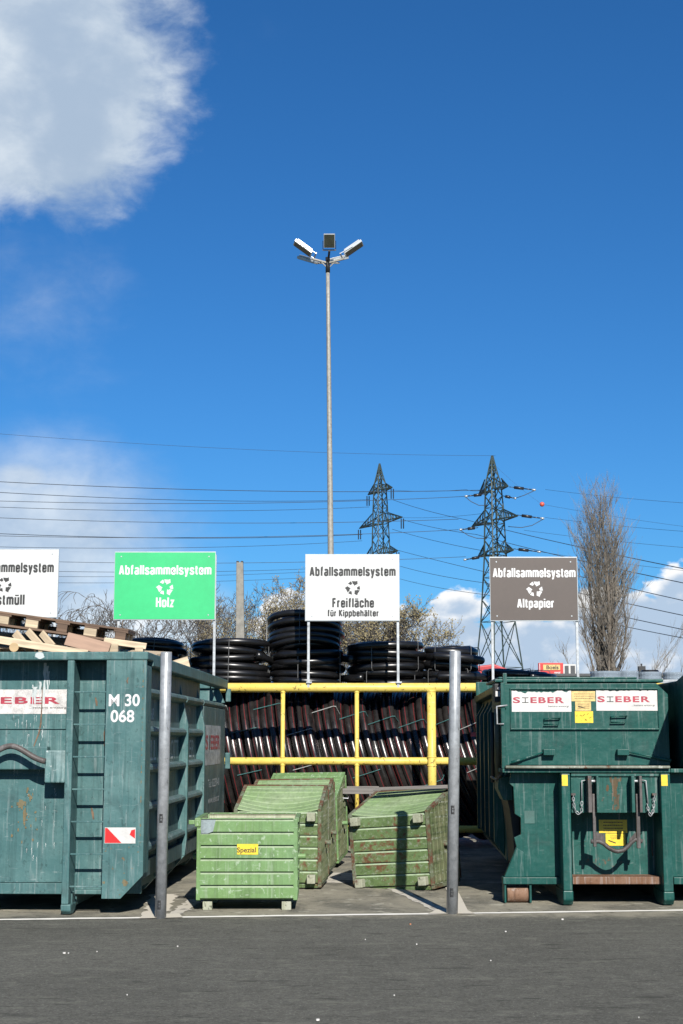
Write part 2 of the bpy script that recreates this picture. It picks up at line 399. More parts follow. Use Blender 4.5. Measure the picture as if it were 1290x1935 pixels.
def thing(name, label, cat, loc=(0, 0, 0), rot=(0, 0, 0), group=None):
    o = bpy.data.objects.new(name, None); C.objects.link(o); o.location = loc; o.rotation_euler = rot
    return tag(o, label, cat, group)

# text -> flat mesh facing -Y
def text_mesh(body, bold=0.0, space=1.0):
    cu = bpy.data.curves.new('t', 'FONT'); cu.body = body; cu.size = 1.0; cu.offset = bold; cu.space_character = space
    cu.resolution_u = 4; cu.extrude = 0.0
    o = bpy.data.objects.new('t', cu); C.objects.link(o)
    bpy.context.view_layer.update()
    me = bpy.data.meshes.new_from_object(o.evaluated_get(bpy.context.evaluated_depsgraph_get()))
    bpy.data.objects.remove(o); bpy.data.curves.remove(cu)
    return me
_h = text_mesh('H'); CAP = max(v.co.y for v in _h.vertices) - min(v.co.y for v in _h.vertices)
def text(name, body, x0, x1, zb, cap, mat, parent, y=0.0, bold=.0, space=1.0, axis='front', th=.0015):
    """lettering between x0..x1 on baseline zb with cap height cap, on plane y (front) or on a +X wall (side: x0..x1 run along y)"""
    me = text_mesh(body, bold, space)
    xs = [v.co.x for v in me.vertices]; a, b = min(xs), max(xs)
    for v in me.vertices:
        u = x0 + (v.co.x - a) / (b - a) * (x1 - x0); w = zb + v.co.y / CAP * cap
        v.co = (u, y, w) if axis == 'front' else (y, u, w)
    me.materials.append(mat)
    me.name = name
    o = bpy.data.objects.new(name, me); C.objects.link(o); o.parent = parent
    return o

GL = {
 'a': (.34, [[(.02,.58),(.07,.68),(.27,.68),(.34,.60),(.34,0)], [(.34,.40),(.08,.36),(0,.28),(0,.13),(.08,.06),(.2,.06),(.34,.15)]]),
 'b': (.34, [[(0,0),(0,1)], [(0,.60),(.10,.68),(.26,.68),(.34,.60),(.34,.14),(.26,.06),(.10,.06),(0,.14)]]),
 'c': (.33, [[(.33,.48),(.33,.60),(.25,.68),(.08,.68),(0,.60),(0,.14),(.08,.06),(.25,.06),(.33,.14),(.33,.26)]]),
 'e': (.34, [[(.34,.22),(.34,.14),(.26,.06),(.08,.06),(0,.14),(0,.60),(.08,.68),(.26,.68),(.34,.60),(.34,.38),(.02,.38)]]),
 'f': (.17, [[(.06,0),(.06,.87),(.12,.93),(.22,.93)], [(-.06,.69),(.21,.69)]]),
 'h': (.34, [[(0,0),(0,1)], [(0,.58),(.10,.68),(.26,.68),(.34,.60),(.34,0)]]),
 'i': (0, [[(0,0),(0,.74)], [(0,.86),(0,1)]]), 'l': (0, [[(0,0),(0,1)]]),
 'm': (.60, [[(0,0),(0,.74)], [(0,.60),(.08,.68),(.22,.68),(.30,.60),(.30,0)], [(.30,.60),(.38,.68),(.52,.68),(.60,.60),(.60,0)]]),
 'o': (.34, [[(0,.37),(0,.60),(.08,.68),(.26,.68),(.34,.60),(.34,.14),(.26,.06),(.08,.06),(0,.14),(0,.37)]]),
 'p': (.34, [[(0,-.24),(0,.74)], [(0,.60),(.10,.68),(.26,.68),(.34,.60),(.34,.14),(.26,.06),(.10,.06),(0,.14)]]),
 'r': (.18, [[(0,0),(0,.74)], [(0,.54),(.08,.67),(.22,.68)]]),
 's': (.32, [[(.32,.52),(.32,.61),(.25,.68),(.07,.68),(0,.61),(0,.48),(.06,.42),(.27,.31),(.33,.24),(.33,.13),(.26,.06),(.07,.06),(0,.13),(0,.22)]]),
 't': (.17, [[(.06,.92),(.06,.13),(.12,.07),(.22,.07)], [(-.06,.69),(.21,.69)]]),
 'u': (.34, [[(0,.74),(0,.14),(.08,.06),(.24,.06),(.34,.15)], [(.34,.74),(.34,0)]]),
 'y': (.34, [[(0,.74),(.16,.06)], [(.35,.74),(.18,.04),(.12,-.16),(0,-.19)]]),
 'z': (.30, [[(0,.68),(.30,.68),(0,.06),(.31,.06)]]),
 'A': (.42, [[(0,0),(.19,.97)], [(.22,.97),(.42,0)], [(.08,.26),(.34,.26)]]),
 'H': (.38, [[(0,0),(0,1)], [(.38,0),(.38,1)], [(0,.52),(.38,.52)]]),
 'F': (.30, [[(0,0),(0,1)], [(0,.935),(.32,.935)], [(0,.52),(.28,.52)]]),
 'K': (.38, [[(0,0),(0,1)], [(.38,1),(.05,.45)], [(.12,.58),(.40,0)]]),
 'R': (.37, [[(0,0),(0,1)], [(0,.935),(.28,.935),(.36,.84),(.36,.60),(.28,.50),(0,.50)], [(.24,.50),(.38,0)]])}
GL['\u00e4'] = (.34, GL['a'][1] + [[(.07,.86),(.07,.98)], [(.27,.86),(.27,.98)]])
GL['\u00fc'] = (.34, GL['u'][1] + [[(.07,.86),(.07,.98)], [(.27,.86),(.27,.98)]])
def ctext(name, body, x0, x1, zb, cap, mat, parent, y, sw=.13):
    """condensed grotesque lettering drawn as flat strokes, fitted between x0 and x1"""
    pen = 0; polys = []
    for ch in body:
        if ch == ' ': pen += .30; continue
        w, st = GL[ch]
        for q in st: polys.append([(pen + p[0], p[1]) for p in q])
        pen += w + sw + .075
    W_ = pen - sw - .075; k = (x1 - x0 - 0) / (W_ + sw); m = MB(); yy = y
    for q in polys:
        L = []; Rr_ = []
        for i, p in enumerate(q):
            d0 = Vector((q[i][0] - q[i - 1][0], q[i][1] - q[i - 1][1])).normalized() if i else None
            d1 = Vector((q[i + 1][0] - q[i][0], q[i + 1][1] - q[i][1])).normalized() if i < len(q) - 1 else None
            d = (d0 or d1) if not (d0 and d1) else (d0 + d1).normalized()
            n = Vector((-d.y, d.x)); f = sw / 2 / max(.6, (n.dot(Vector((-d1.y, d1.x))) if d0 and d1 else 1))
            L.append((p[0] + n.x * f, p[1] + n.y * f)); Rr_.append((p[0] - n.x * f, p[1] - n.y * f))
        n_ = len(q); yy -= .00004
        m.add([(x0 + (a + sw / 2) * k, yy, zb + b * cap) for a, b in L + Rr_], [(i, i + 1, n_ + i + 1, n_ + i) for i in range(n_ - 1)])
    return m.build(name, mat, parent)

# ------------------------------------------------------------------ ground
MB().add([(-400, -60, 0), (400, -60, 0), (400, 900, 0), (-400, 900, 0)], [(0, 1, 2, 3)]).build('ground', ASPH, kind='structure')
def flat(name, pts, mat, z, label=None):
    m = MB(); m.add([(p.x, p.y, z) for p in pts], [tuple(range(len(pts)))])
    return m.build(name, mat, kind='structure')
def wobble_strip(a, b, w, n=60, amp=.012):
    L = []; Rr = []; d = (b - a).normalized(); nrm = Vector((-d.y, d.x, 0))
    for i in range(n + 1):
        p = a.lerp(b, i / n); L.append(p + nrm * (w / 2 + random.uniform(-amp, amp))); Rr.append(p - nrm * (w / 2 + random.uniform(-amp, amp)))
    m = MB(); m.add([(p.x, p.y, .004) for p in L + Rr], [(i, i + 1, n + 2 + i, n + 1 + i) for i in range(n)])
    return m
wobble_strip(G(-120, 1740), G(1400, 1719), .10).build('white_line', LINE, kind='structure')
wobble_strip(G(330, 1728), G(372, 1700), .16, 20, .03).build('white_line', LINEW, kind='structure')
wobble_strip(G(742, 1678), G(846, 1727), .14, 20, .02).build('white_line', LINEW, kind='structure')
wobble_strip(G(600, 1668), G(655, 1650), .5, 20, .1).build('white_line', LINEW, kind='structure')
wobble_strip(G(290, 1730), G(310, 1690), .24, 20, .05).build('white_line', PAD, kind='structure')
flat('white_line', [G(808, 1728), G(898, 1728), G(880, 1720), G(826, 1720)], PAD, .008)
flat('white_line', [G(862, 1722), G(884, 1722), G(868, 1690), G(852, 1672), G(838, 1672)], PAD, .006)
flat('white_line', [G(262, 1737), G(345, 1735), G(338, 1727), G(270, 1730)], PAD, .008)
# debris: small scraps
for k, (px, py, s) in enumerate(((1062, 1739, .030), (775, 1748, .02), (121, 1803, .03), (129, 1803, .02), (335, 1790, .016), (955, 1762, .02), (600, 1930, .03), (690, 1777, .012), (787, 1786, .015), (183, 1800, .013), (745, 1883, .012), (1207, 1925, .012), (240, 1882, .01), (927, 1817, .012))):
    p = G(px, py); m = MB(); q = [(math.cos(a) * s * .42 * random.uniform(.6, 1.2), math.sin(a) * s * .42 * random.uniform(.6, 1.2)) for a in [i * math.tau / 6 for i in range(6)]]
    m.prism(q, 2, 0, .006 + s * .15)
    o = m.build('litter_scrap', plain('scrap_white' if k != 1 else 'scrap_orange', (.7, .68, .64) if k != 1 else (.6, .25, .12), .8))
    o.location = (p.x, p.y, .004)
    tag(o, ['biggest white scrap of litter, just below the line in front of the rusty roller', 'small orange scrap of litter on the asphalt below the line', 'left one of a close pair of white crumbs on the asphalt at the left', 'right one of a close pair of white crumbs on the asphalt at the left', 'white crumb on the asphalt below the left steel post', 'white crumb on the asphalt below the roller, left of the biggest scrap', 'flat white scrap at the very bottom edge, below the front skip', 'tiny white crumb left of the orange scrap', 'white crumb directly below the orange scrap', 'tiny white crumb between the close pair and the left steel post', 'white crumb far down the driveway below the rusty skip', 'tiny white crumb near the bottom right corner', 'tiny white crumb near the bottom, below the left container', 'tiny white crumb in mid driveway below the space right of the right post'][k], 'litter', 'scraps of litter on the driveway')

# ------------------------------------------------------------------ steel posts (bollards)
def bollard(px, base_py, top_px, top_py, label, marks):
    b = G(px, base_py); Y = b.y; top = P(top_px, top_py, Y)
    t = thing('steel_post', label, 'post', b, group='tall galvanised posts between the bays')
    d = (top - b); r = .046 * 1.0
    r = 10.5 / F * Y
    m = MB(); prof = [(0, 0), (r, 0), (r, d.length - .01), (r - .008, d.length), (r - .014, d.length), (r - .014, d.length - .25), (0, d.length - .26)]
    m.lathe(prof, 32); o = m.build('pole', GALV, t, smooth=False)
    for pl in o.data.polygons: pl.use_smooth = abs(pl.normal.z) < .5
    o.rotation_euler = d.to_track_quat('Z', 'Y').to_euler()
    for (mx, my) in marks:
        q = P(mx, my, Y) - b; z = q.z
        c = MB()
        for (u0, u1, v0, v1) in ((-.5, -.28, -.035, .035), (-.5, .1, .02, .04), (-.5, .1, -.04, -.02), (-.05, .12, -.04, .04), (-.5, .2, -.002, .006)):
            n = 4; vs = []
            for i in range(n + 1):
                a = u0 + (u1 - u0) * i / n
                for zz in (v0, v1): vs.append((math.sin(a) * (r + .0015), -math.cos(a) * (r + .0015), z + zz))
            c.add(vs, [(2 * i, 2 * i + 1, 2 * i + 3, 2 * i + 2) for i in range(n)])
        s = c.build('sticker', INK, t); s.location = (d.x * z / d.z, d.y * z / d.z, 0)
    return t
bollard(303, 1735, 314, 1232, 'tall galvanised steel post in front of the teal container side', [(308, 1546), (302, 1709)])
bollard(854, 1727, 860, 1230, 'tall galvanised steel post beside the tipped rusty green skip', [(858, 1530), (856, 1686)])

# ------------------------------------------------------------------ left container (30 m3 roll-off)
ct = thing('roll_off_container', 'big teal roll-off container filled with broken wooden pallets', 'container', (P(12, 1700, 14.3).x, 14.3, 0), (0, 0, R(-2.0)))
HW, LEN, ZT, ZB = 1.26, 6.9, 2.42, .15
# shell: back plates
m = MB()
m.box((-HW + .02, .27, ZB + .02), (HW - .06, .33, ZT - .08))            # front plate
m.box((-HW + .02, LEN - .08, .3), (HW - .1, LEN - .02, ZT - .05))
m.box((-HW + .1, .3, .2), (HW - .12, LEN - .05, .28))          # floor
m.box((HW - .14, .3, .33), (HW - .10, 4.7, ZT - .05))          # right wall
m.box((-HW + .02, .3, .33), (-HW + .06, LEN - .05, ZT - .05))
m.build('body', TEAL, ct, bevel=.004)
m = MB(); m.box((-HW - .005, -.012, ZT - .078), (HW + .012, .34, ZT)); m.box((HW - .13, .342, ZT - .125), (HW + .01, LEN, ZT)); m.box((-HW, .342, ZT - .12), (-HW + .13, LEN, ZT)); m.box((-HW + .132, LEN - .13, ZT - .12), (HW - .132, LEN, ZT))
m.build('top_rim', TEAL, ct, bevel=.012)
for s in (1, -1):
    pts = [(s * .88, ZB), (s * 1.055, ZB), (s * HW, .36), (s * HW, ZT - .08), (s * .88, ZT - .08)]
    m = MB(); m.prism(pts, 1, 0, .03); m.box((s * .88, .031, ZB + .01), (s * .905, .268, ZT - .082)); m.box((s * (HW - .03), .031, .37), (s * HW, .30, ZT - .128))
    m.build('corner_panel', TEAL, ct, bevel=.003)
    m = MB(); m.box((s * .512, -.02, .10), (s * .578, .268, ZT - .082)); m.box((s * .50, .10, .06), (s * .59, LEN, .20))
    m.build('rail', TEAL, ct, bevel=.008)
    pr = [(-.02 + .16 * (1 - math.cos(a)), .10 + 0 - .09 * math.sin(a)) for a in [math.pi / 2 * i / 6 for i in range(7)]]
    m = MB(); m.prism([(-.02, .099), (-.015, .04), (.02, .01), (.10, .0), (.20, .03), (.27, .10), (.27, .30), (.24, .36), (.24, .099)], 0, s * .507, s * .60)
    m.build('rail_foot', TEAL, ct, bevel=.01)
for i in range(7):
    z = P(160, 1308 + 61 * i, 14.35).z
    m = MB(); m.box((.58, .0, z - .007), (.879, .03, z + .007)); m.build('rung', TEAL, ct, bevel=.003)
m = MB(); m.box((-.505, .12, 1.32), (.31, .268, 1.535)); m.build('hook_beam', TEAL, ct, bevel=.01)
for s in (1, -1):
    m = MB(); m.box((s * .312, .03, 1.20), (s * .505, .265, 1.50)); m.build('hook_block', TEALW if s > 0 else TEAL, ct, bevel=.012)
pts = []
for i in range(21):
    u = -1 + 2 * i / 20; pts.append((u * .33, -.03, 1.385 + .155 * math.exp(-(u * 1.55) ** 2)))
m = MB(); m.tube(pts, .027, 12); m.build('hook_bar', HOOKM, ct, smooth=True)
m = MB(); m.box((-.50, .20, .17), (.50, .269, .27)); m.box((.585, .2, .17), (.878, .269, .21)); m.build('lower_sill', TEAL, ct, bevel=.006)
m = MB(); m.box((-.505, .255, 1.255), (.31, .269, 1.262)); m.box((-.505, .245, .275), (.505, .269, .285)); m.box((-.505, .255, 1.70), (.505, .269, 1.706)); m.build('weld_seam', TEAL, ct)
# ribs on the side wall
for k, z in enumerate((2.06, 1.69, 1.325, .955, .575)):
    m = MB(); prof = [(HW - .10, z - .06), (HW - .03, z - .042), (HW - .012, z - .012), (HW - .02, z + .016), (HW - .055, z + .035), (HW - .10, z + .04)]
    for (a, b) in ((.3, 1.44), (1.52, 2.94), (3.02, 4.44)): m.prism([(p[0], p[1]) for p in prof], 1, a, b)
    if z > 2: m.prism([(p[0], p[1]) for p in prof], 1, 4.52, 6.8)
    m.build('side_rib', TEALSIDE, ct, bevel=.004)
for y in (1.48, 2.98, 4.48, 5.72, 6.72):
    m = MB(); m.prism([(HW - .14, .32), (HW - .02, .32), (HW, .5), (HW, 1.75), (HW - .115, 2.29), (HW - .14, 2.29)], 1, y - .035, y + .035) if y < 5 else m.prism([(HW - .1, 2.10), (HW - .01, 2.10), (HW - .09, 2.29), (HW - .1, 2.29)], 1, y - .03, y + .03)
    if y < 5: m.prism([(HW - .13, .319), (HW - .02, .319), (HW - .22, .10), (HW - .3, .10)], 1, y - .05, y + .05)
    m.build('side_stiffener', TEAL, ct, bevel=.005)
m = MB(); m.box((HW - .13, .32, .30), (HW - .05, LEN - .06, .46)); m.build('lower_beam', TEALSIDE, ct, bevel=.008)
m = MB(); m.box((HW - .099, 4.52, .461), (HW - .02, LEN - .05, 2.01)); m.build('smooth_side_panel', TEALSIDE, ct, bevel=.008)
for za, zb_ in ((2.12, 2.30), (1.20, 1.42)): MB().box((HW - .02, LEN - .02, za), (HW + .05, LEN + .04, zb_)).build('door_lug', TEAL, ct, bevel=.01)
m = MB()
m.add([(HW - .0995, .35, .46), (HW - .0995, 4.5, .46), (HW - .0995, 4.5, 2.3), (HW - .0995, .35, 2.3)], [(0, 1, 2, 3)])
m.build('side_sheet', TEALSIDE, ct)
# stickers + lettering
def rect(name, x0, x1, z0, z1, y, mat, parent, torn=0):
    m = MB()
    if torn:
        pts = [(x0, z0), (x1, z0), (x1, z1)]; n = 26
        for i in range(1, n):
            u = x1 + (x0 - x1) * i / n; pts.append((u, z1 - random.random() ** 2 * torn - (torn * .5 if .25 < i / n < .85 else 0)))
        pts.append((x0, z1))
    else: pts = [(x0, z0), (x1, z0), (x1, z1), (x0, z1)]
    m.prism(pts, 1, y - .0016, y)
    return m.build(name, mat, parent)
CX = 12
def cx(px): return (px - CX) * 14.3 * .989 / F + .0
def cz(py): return P(100, py, 14.32).z
def cz2(py): return P(100, py, 14.57).z
def cx2(px): return (px - CX) * 14.57 * .995 / F
def sieber(parent, x0, x1, z0, z1, y, mat, torn=0, ink=REDINK, small=True):
    s = rect('sticker', x0, x1, z0, z1, y, mat, parent, torn); w = x1 - x0; h = z1 - z0
    a, b = x0 + .02 * w, x0 + .88 * w; st = (b - a) / 6.0; zb = z0 + .42 * h; ch = h * .26
    text('lettering', 'S', a, a + st * .85, zb, ch, ink, s, y - .003, .03)
    text('lettering', 'EBER', a + st * 2.05, b, zb, ch, ink, s, y - .003, .03, 1.15)
    m = MB(); cxm = a + st * 1.45; t = ch * .13
    m.box((cxm - st * .38, y - .0035, zb + ch - t), (cxm + st * .38, y - .0018, zb + ch)); m.box((cxm - st * .38, y - .0035, zb), (cxm + st * .38, y - .0018, zb + t)); m.box((cxm - t * .6, y - .0035, zb + t), (cxm + t * .6, y - .0018, zb + ch - t))
    m.build('lettering', INK, s)
    if small: text('lettering', '...bestens entsorgt', x0 + .58 * w, x0 + .96 * w, z0 + .22 * h, h * .085, INK, s, y - .003)
    return s
sieber(ct, cx2(-87), cx2(112), cz2(1349), cz2(1303), .268, STICKD)
text('lettering', 'M 30', cx(195), cx(254), cz(1334), .105, WINK, ct, -.002, .022, 1.0)
text('lettering', '068', cx(199), cx(244), cz(1364), .105, WINK, ct, -.002, .022, 1.0)
rp = rect('reflector_plate', cx(193), cx(251), cz(1593), cz(1563), -.0005, STICK, ct)
m = MB(); a, b, z0, z1 = cx(193.6), cx(250), cz(1592), cz(1564)
m.prism([(a, z0), (a + .155, z0), (a + .02, z1), (a, z1)], 1, -.0042, -.0025); m.prism([(b, z0 + .04), (b, z1 - .01), (b - .035, z1 - .02), (b - .05, z0 + .075)], 1, -.0042, -.0025); m.build('red_stripe', REDR, rp)
SX = HW - .099
text('lettering', 'MÜLL', .36, 1.30, 1.395, .20, OWINK, ct, SX, .0, 1.0, 'side')
text('lettering', 'SCHROTT', 1.58, 2.86, 1.395, .20, OWINK, ct, SX, .0, 1.0, 'side')
text('lettering', 'AINER', 3.10, 4.2, 1.395, .20, OWINK, ct, SX, .0, 1.0, 'side')
text('lettering', 'M 30 068', .42, 1.1, 1.80, .11, OWINK, ct, SX, .0, 1.0, 'side')
m = MB(); m.box((SX, .38, .66), (SX + .002, .62, .90)); m.build('yellow_strip', YSTP, ct)
PX = HW - .0195
s = MB().box((PX - .0005, 4.62, 1.28), (PX + .002, 6.30, 1.78)).build('side_sticker', STICKG, ct)
text('lettering', 'S', 4.68, 4.92, 1.48, .17, REDINK, s, PX + .004, .02, 1, 'side')
text('lettering', 'I', 5.05, 5.12, 1.48, .17, INK, s, PX + .004, .02, 1, 'side')
text('lettering', 'EBER', 5.2, 6.2, 1.48, .17, REDINK, s, PX + .004, .02, 1, 'side')
text('lettering', 'Tel.: 02239-40', 5.0, 6.2, 1.00, .10, OWINK, ct, PX + .002, 0, 1, 'side')
text('lettering', 'www.sieber.at', 5.0, 6.2, .80, .09, OWINK, ct, PX + .002, 0, 1, 'side')
# spilt white paint running down the front plate, and a rusty scar
random.seed(3)
m = MB()
def drip(m, x, zt, L, w, y):
    n = 8; vs = []
    for i in range(n + 1):
        t = i / n; ww = w * (1 - .75 * t) * random.uniform(.6, 1.3); xx = x + random.uniform(-.004, .004)
        vs += [(xx - ww / 2, y, zt - L * t), (xx + ww / 2, y, zt - L * t)]
    m.add(vs, [(2 * i, 2 * i + 1, 2 * i + 3, 2 * i + 2) for i in range(n)])
for x, zt, L, w in ((cx2(58), 2.33, .40, .035), (cx2(63), 2.3, .3, .02), (cx2(40), 2.1, .16, .05), (cx2(50), 2.15, .2, .02), (cx2(66), 2.25, .2, .012), (cx2(36), 2.12, .28, .012)): drip(m, x, zt, L, w, .2645)
for i in range(34): drip(m, cx2(random.uniform(0, 60)), random.uniform(1.3, 1.85), random.uniform(.02, .12), random.uniform(.003, .009), .2662)
for i in range(16): drip(m, cx2(random.uniform(20, 112)), random.uniform(.5, 1.15), random.uniform(.02, .08), random.uniform(.003, .007), .2662)
m.build('paint_drips', WHITEP, ct)
m = MB(); q = []
for i in range(14):
    a = i * math.tau / 14; q.append((cx(61) + math.cos(a) * .045 * random.uniform(.7, 1.2), cz(1239) + math.sin(a) * .033 * random.uniform(.8, 1.1)))
m.prism(q, 1, -.0145, -.0125); m.build('paint_drips', WHITEP, ct)
SCAR = plain('rust_scar_brown', (.16, .10, .06), .8, 0, .3, 20)
def scar(pts, w, y):
    m = MB(); vs = []
    for i, (x, z) in enumerate(pts):
        ww = w * (math.sin(math.pi * (i + .4) / len(pts)) + .15); vs += [(x - ww / 2, y, z), (x + ww / 2, y, z)]
    m.add(vs, [(2 * i, 2 * i + 1, 2 * i + 3, 2 * i + 2) for i in range(len(pts) - 1)])
    m.build('rust_scar', SCAR, ct)
scar([(cx2(54), 2.1), (cx2(54), 1.9), (cx2(53), 1.75), (cx2(50), 1.66), (cx2(44), 1.58), (cx2(39), 1.50)], .014, .2640)
scar([(cx2(176), cz2(1374)), (cx2(174), cz2(1385)), (cx2(175), cz2(1402)), (cx2(174), cz2(1410))], .02, .2675)
scar([(cx2(155), cz2(1318)), (cx2(157), cz2(1326)), (cx2(158), cz2(1334))], .02, .2675)
scar([(cx2(152), cz2(1524)), (cx2(155), cz2(1536)), (cx2(157), cz2(1548))], .02, .2675)
scar([(cx(231), cz(1280)), (cx(229), cz(1287)), (cx(230), cz(1292))], .014, -.0015)
# rust patches (irregular flakes that stay with the sheet)
def blotch(m, x, z, rx, rz, y, n=22, seed=0):
    rnd = random.Random(seed); pts = []
    for i in range(n):
        a = i * math.tau / n; k = rnd.uniform(.6, 1.15); pts.append((x + math.cos(a) * rx * k, y, z + math.sin(a) * rz * k))
    m.add(pts, [tuple(range(n))])
m = MB()
blotch(m, cx2(20), cz2(1519), .045, .045, .2660, seed=1); blotch(m, cx2(28), cz2(1540), .022, .07, .2655, seed=2)
for i in range(26): blotch(m, cx2(20 + random.gauss(12, 11)), cz2(1500 + random.uniform(-10, 95)), random.uniform(.004, .014), random.uniform(.006, .03), .2650 - i * 1e-5, 9, i)
blotch(m, cx(233), cz(1667), .035, .03, -.0012, seed=4); blotch(m, cx(193), cz(1667), .014, .014, -.0012, seed=5); blotch(m, cx(228), cz(1621), .012, .012, -.0012, seed=6)
for i in range(12): blotch(m, cx(random.uniform(195, 258)), cz(random.uniform(1600, 1690)), random.uniform(.003, .012), random.uniform(.003, .012), -.0013 - i * 1e-5, 8, i + 40)
for i in range(20): blotch(m, cx(262) - .012, cz(1250 + 18 * i + random.uniform(-8, 8)), random.uniform(.002, .009), random.uniform(.006, .03), -.0014 - i * 1e-5, 8, i + 60)
m.build('rust_spots', paint('ochre_rust', (.22, .17, .09), rust=.5, fade=.6, rough=.8, rustcol=(.2, .12, .06), fadecol=(.15, .24, .2)), ct)

# ------------------------------------------------------------------ broken pallets in the container
def pallet(label, loc, rot, mtop, mblk, L=1.2, W_=.8, missing=(), nx=3):
    t = thing('pallet', label, 'pallet', loc, rot, 'broken pallets piled in the teal container')
    for i in range(7):
        if i in missing: continue
        y = -W_ / 2 + i * (W_ - .1) / 6
        MB().box((-L / 2, y, .122), (L / 2, y + .10, .144)).build('deck_board', mtop, t, bevel=.003)
    for i in range(nx):
        x = -L / 2 + i * (L - .145) / (nx - 1)
        MB().box((x, -W_ / 2, .10), (x + .145, W_ / 2, .121)).build('cross_board', mtop, t, bevel=.003)
        for j in range(3):
            y = (-W_ / 2, -.05, W_ / 2 - .1)[j]
            MB().box((x + .02 * (i % 2), y, .0225), (x + .125, y + .10, .0995)).build('block', (mblk[(i + j) % len(mblk)]), t, bevel=.004)
    for j in range(3):
        y = (-W_ / 2, -.05, W_ / 2 - .1)[j]
        MB().box((-L / 2, y, 0), (L / 2, y + .10, .022)).build('bottom_board', mtop, t, bevel=.003)
    return t
q = P(95, 1187, 15.0); pallet('dark weathered pallet topmost on the pile, sloping down to the right', (q.x - .05, 15.35, q.z - .03), (R(2), R(7.8), R(3)), WOODB, [WOODB, WOODL, WOODL, WOODB, WOODL], L=1.6, nx=6)
q = P(10, 1215, 15.0); pallet('pale new pallet with slanting boards beneath the dark one', (q.x + .1, 15.5, q.z - .10), (R(32), R(6), R(-14)), WOODL, [WOODL], missing=(3, 5))
q = P(190, 1235, 15.1); pallet('pale pallet lowest in the pile with its end over the container rim', (q.x + .0, 15.45, q.z - .09), (R(5), R(3), R(-4)), WOODL, [WOODL, WOODB])
q = P(-60, 1225, 15.2); pallet('pale pallet half out of view at the left of the pile', (q.x, 15.6, q.z - .05), (R(8), R(4), R(10)), WOODL, [WOODL])
q = P(300, 1262, 17.2); pallet('pale pallet lying low behind the corner of the container', (q.x - .7, 17.3, q.z - .19), (R(-4), R(-3), R(20)), WOODL, [WOODL])
def board(label, a, b, w, t_, mat, tilt=0):
    a = Vector(a); b = Vector(b); d = b - a
    M = d.to_track_quat('X', 'Z').to_euler()
    o = MB().box((0, -w / 2, -t_ / 2), (d.length, w / 2, t_ / 2)).build('board', mat, bevel=.003); o.location = a; o.rotation_euler = M
    o.rotation_euler.rotate_axis('X', tilt)
    return tag(o, label, 'board', 'loose boards in the teal container')
board('long thin pale board lying along the container rim', P(-10, 1208, 14.75), P(165, 1236, 14.75), .08, .02, WOODL, R(70))
board('wide pinkish board leaning under the dark pallet', P(125, 1207, 14.82), P(206, 1228, 14.82), .14, .02, WOODP, R(68))
board('short pale board leaning against the wide pinkish board', P(28, 1196, 14.95), P(52, 1225, 14.85), .08, .02, WOODL, R(80))
board('second short pale board slanting under the dark pallet', P(52, 1192, 14.95), P(80, 1224, 14.85), .07, .02, WOODL, R(80))
board('third short pale board slanting beside its twin', P(78, 1196, 14.95), P(100, 1222, 14.85), .07, .02, WOODL, R(80))
board('pale plank with its end jutting over the container corner', P(196, 1211, 14.9), P(276, 1222, 14.9), .07, .022, WOODL, R(60))
board('square pale offcut standing on the rim behind the steel post', P(324, 1262, 17.6), P(357, 1252, 17.6), .16, .02, WOODL, R(70))
board('thin splintered lath behind the container rim', P(268, 1244, 16.2), P(310, 1238, 16.2), .05, .02, WOODL, R(60))
o = MB().tube([P(72 + 0, 1226, 14.70), P(72, 1225, 15.3)], .045, 14).build('log', wood('log_wood', (.62, .44, .24), .8)); tag(o, 'round sawn log end lying among the pallets', 'log')
o.location = P(26, 1223, 14.7) - P(72, 1226, 14.7)
for k, (px, py, s, lab) in enumerate(((54, 1224, .1, 'orange brown pallet block standing under the long board'), (262, 1231, .08, 'small pale block under the end of the jutting plank'), (213, 1226, .1, 'pale square block on the rim left of the jutting plank'))):
    q = P(px, py, 14.86); tag(MB().box((q.x - s / 2, 14.86, q.z - s / 2), (q.x + s / 2, 14.98, q.z + s / 2)).build('block', WOODL if k else wood('orange_wood', (.5, .27, .12), .8), bevel=.004), lab, 'wood block', 'loose wood blocks in the teal container')

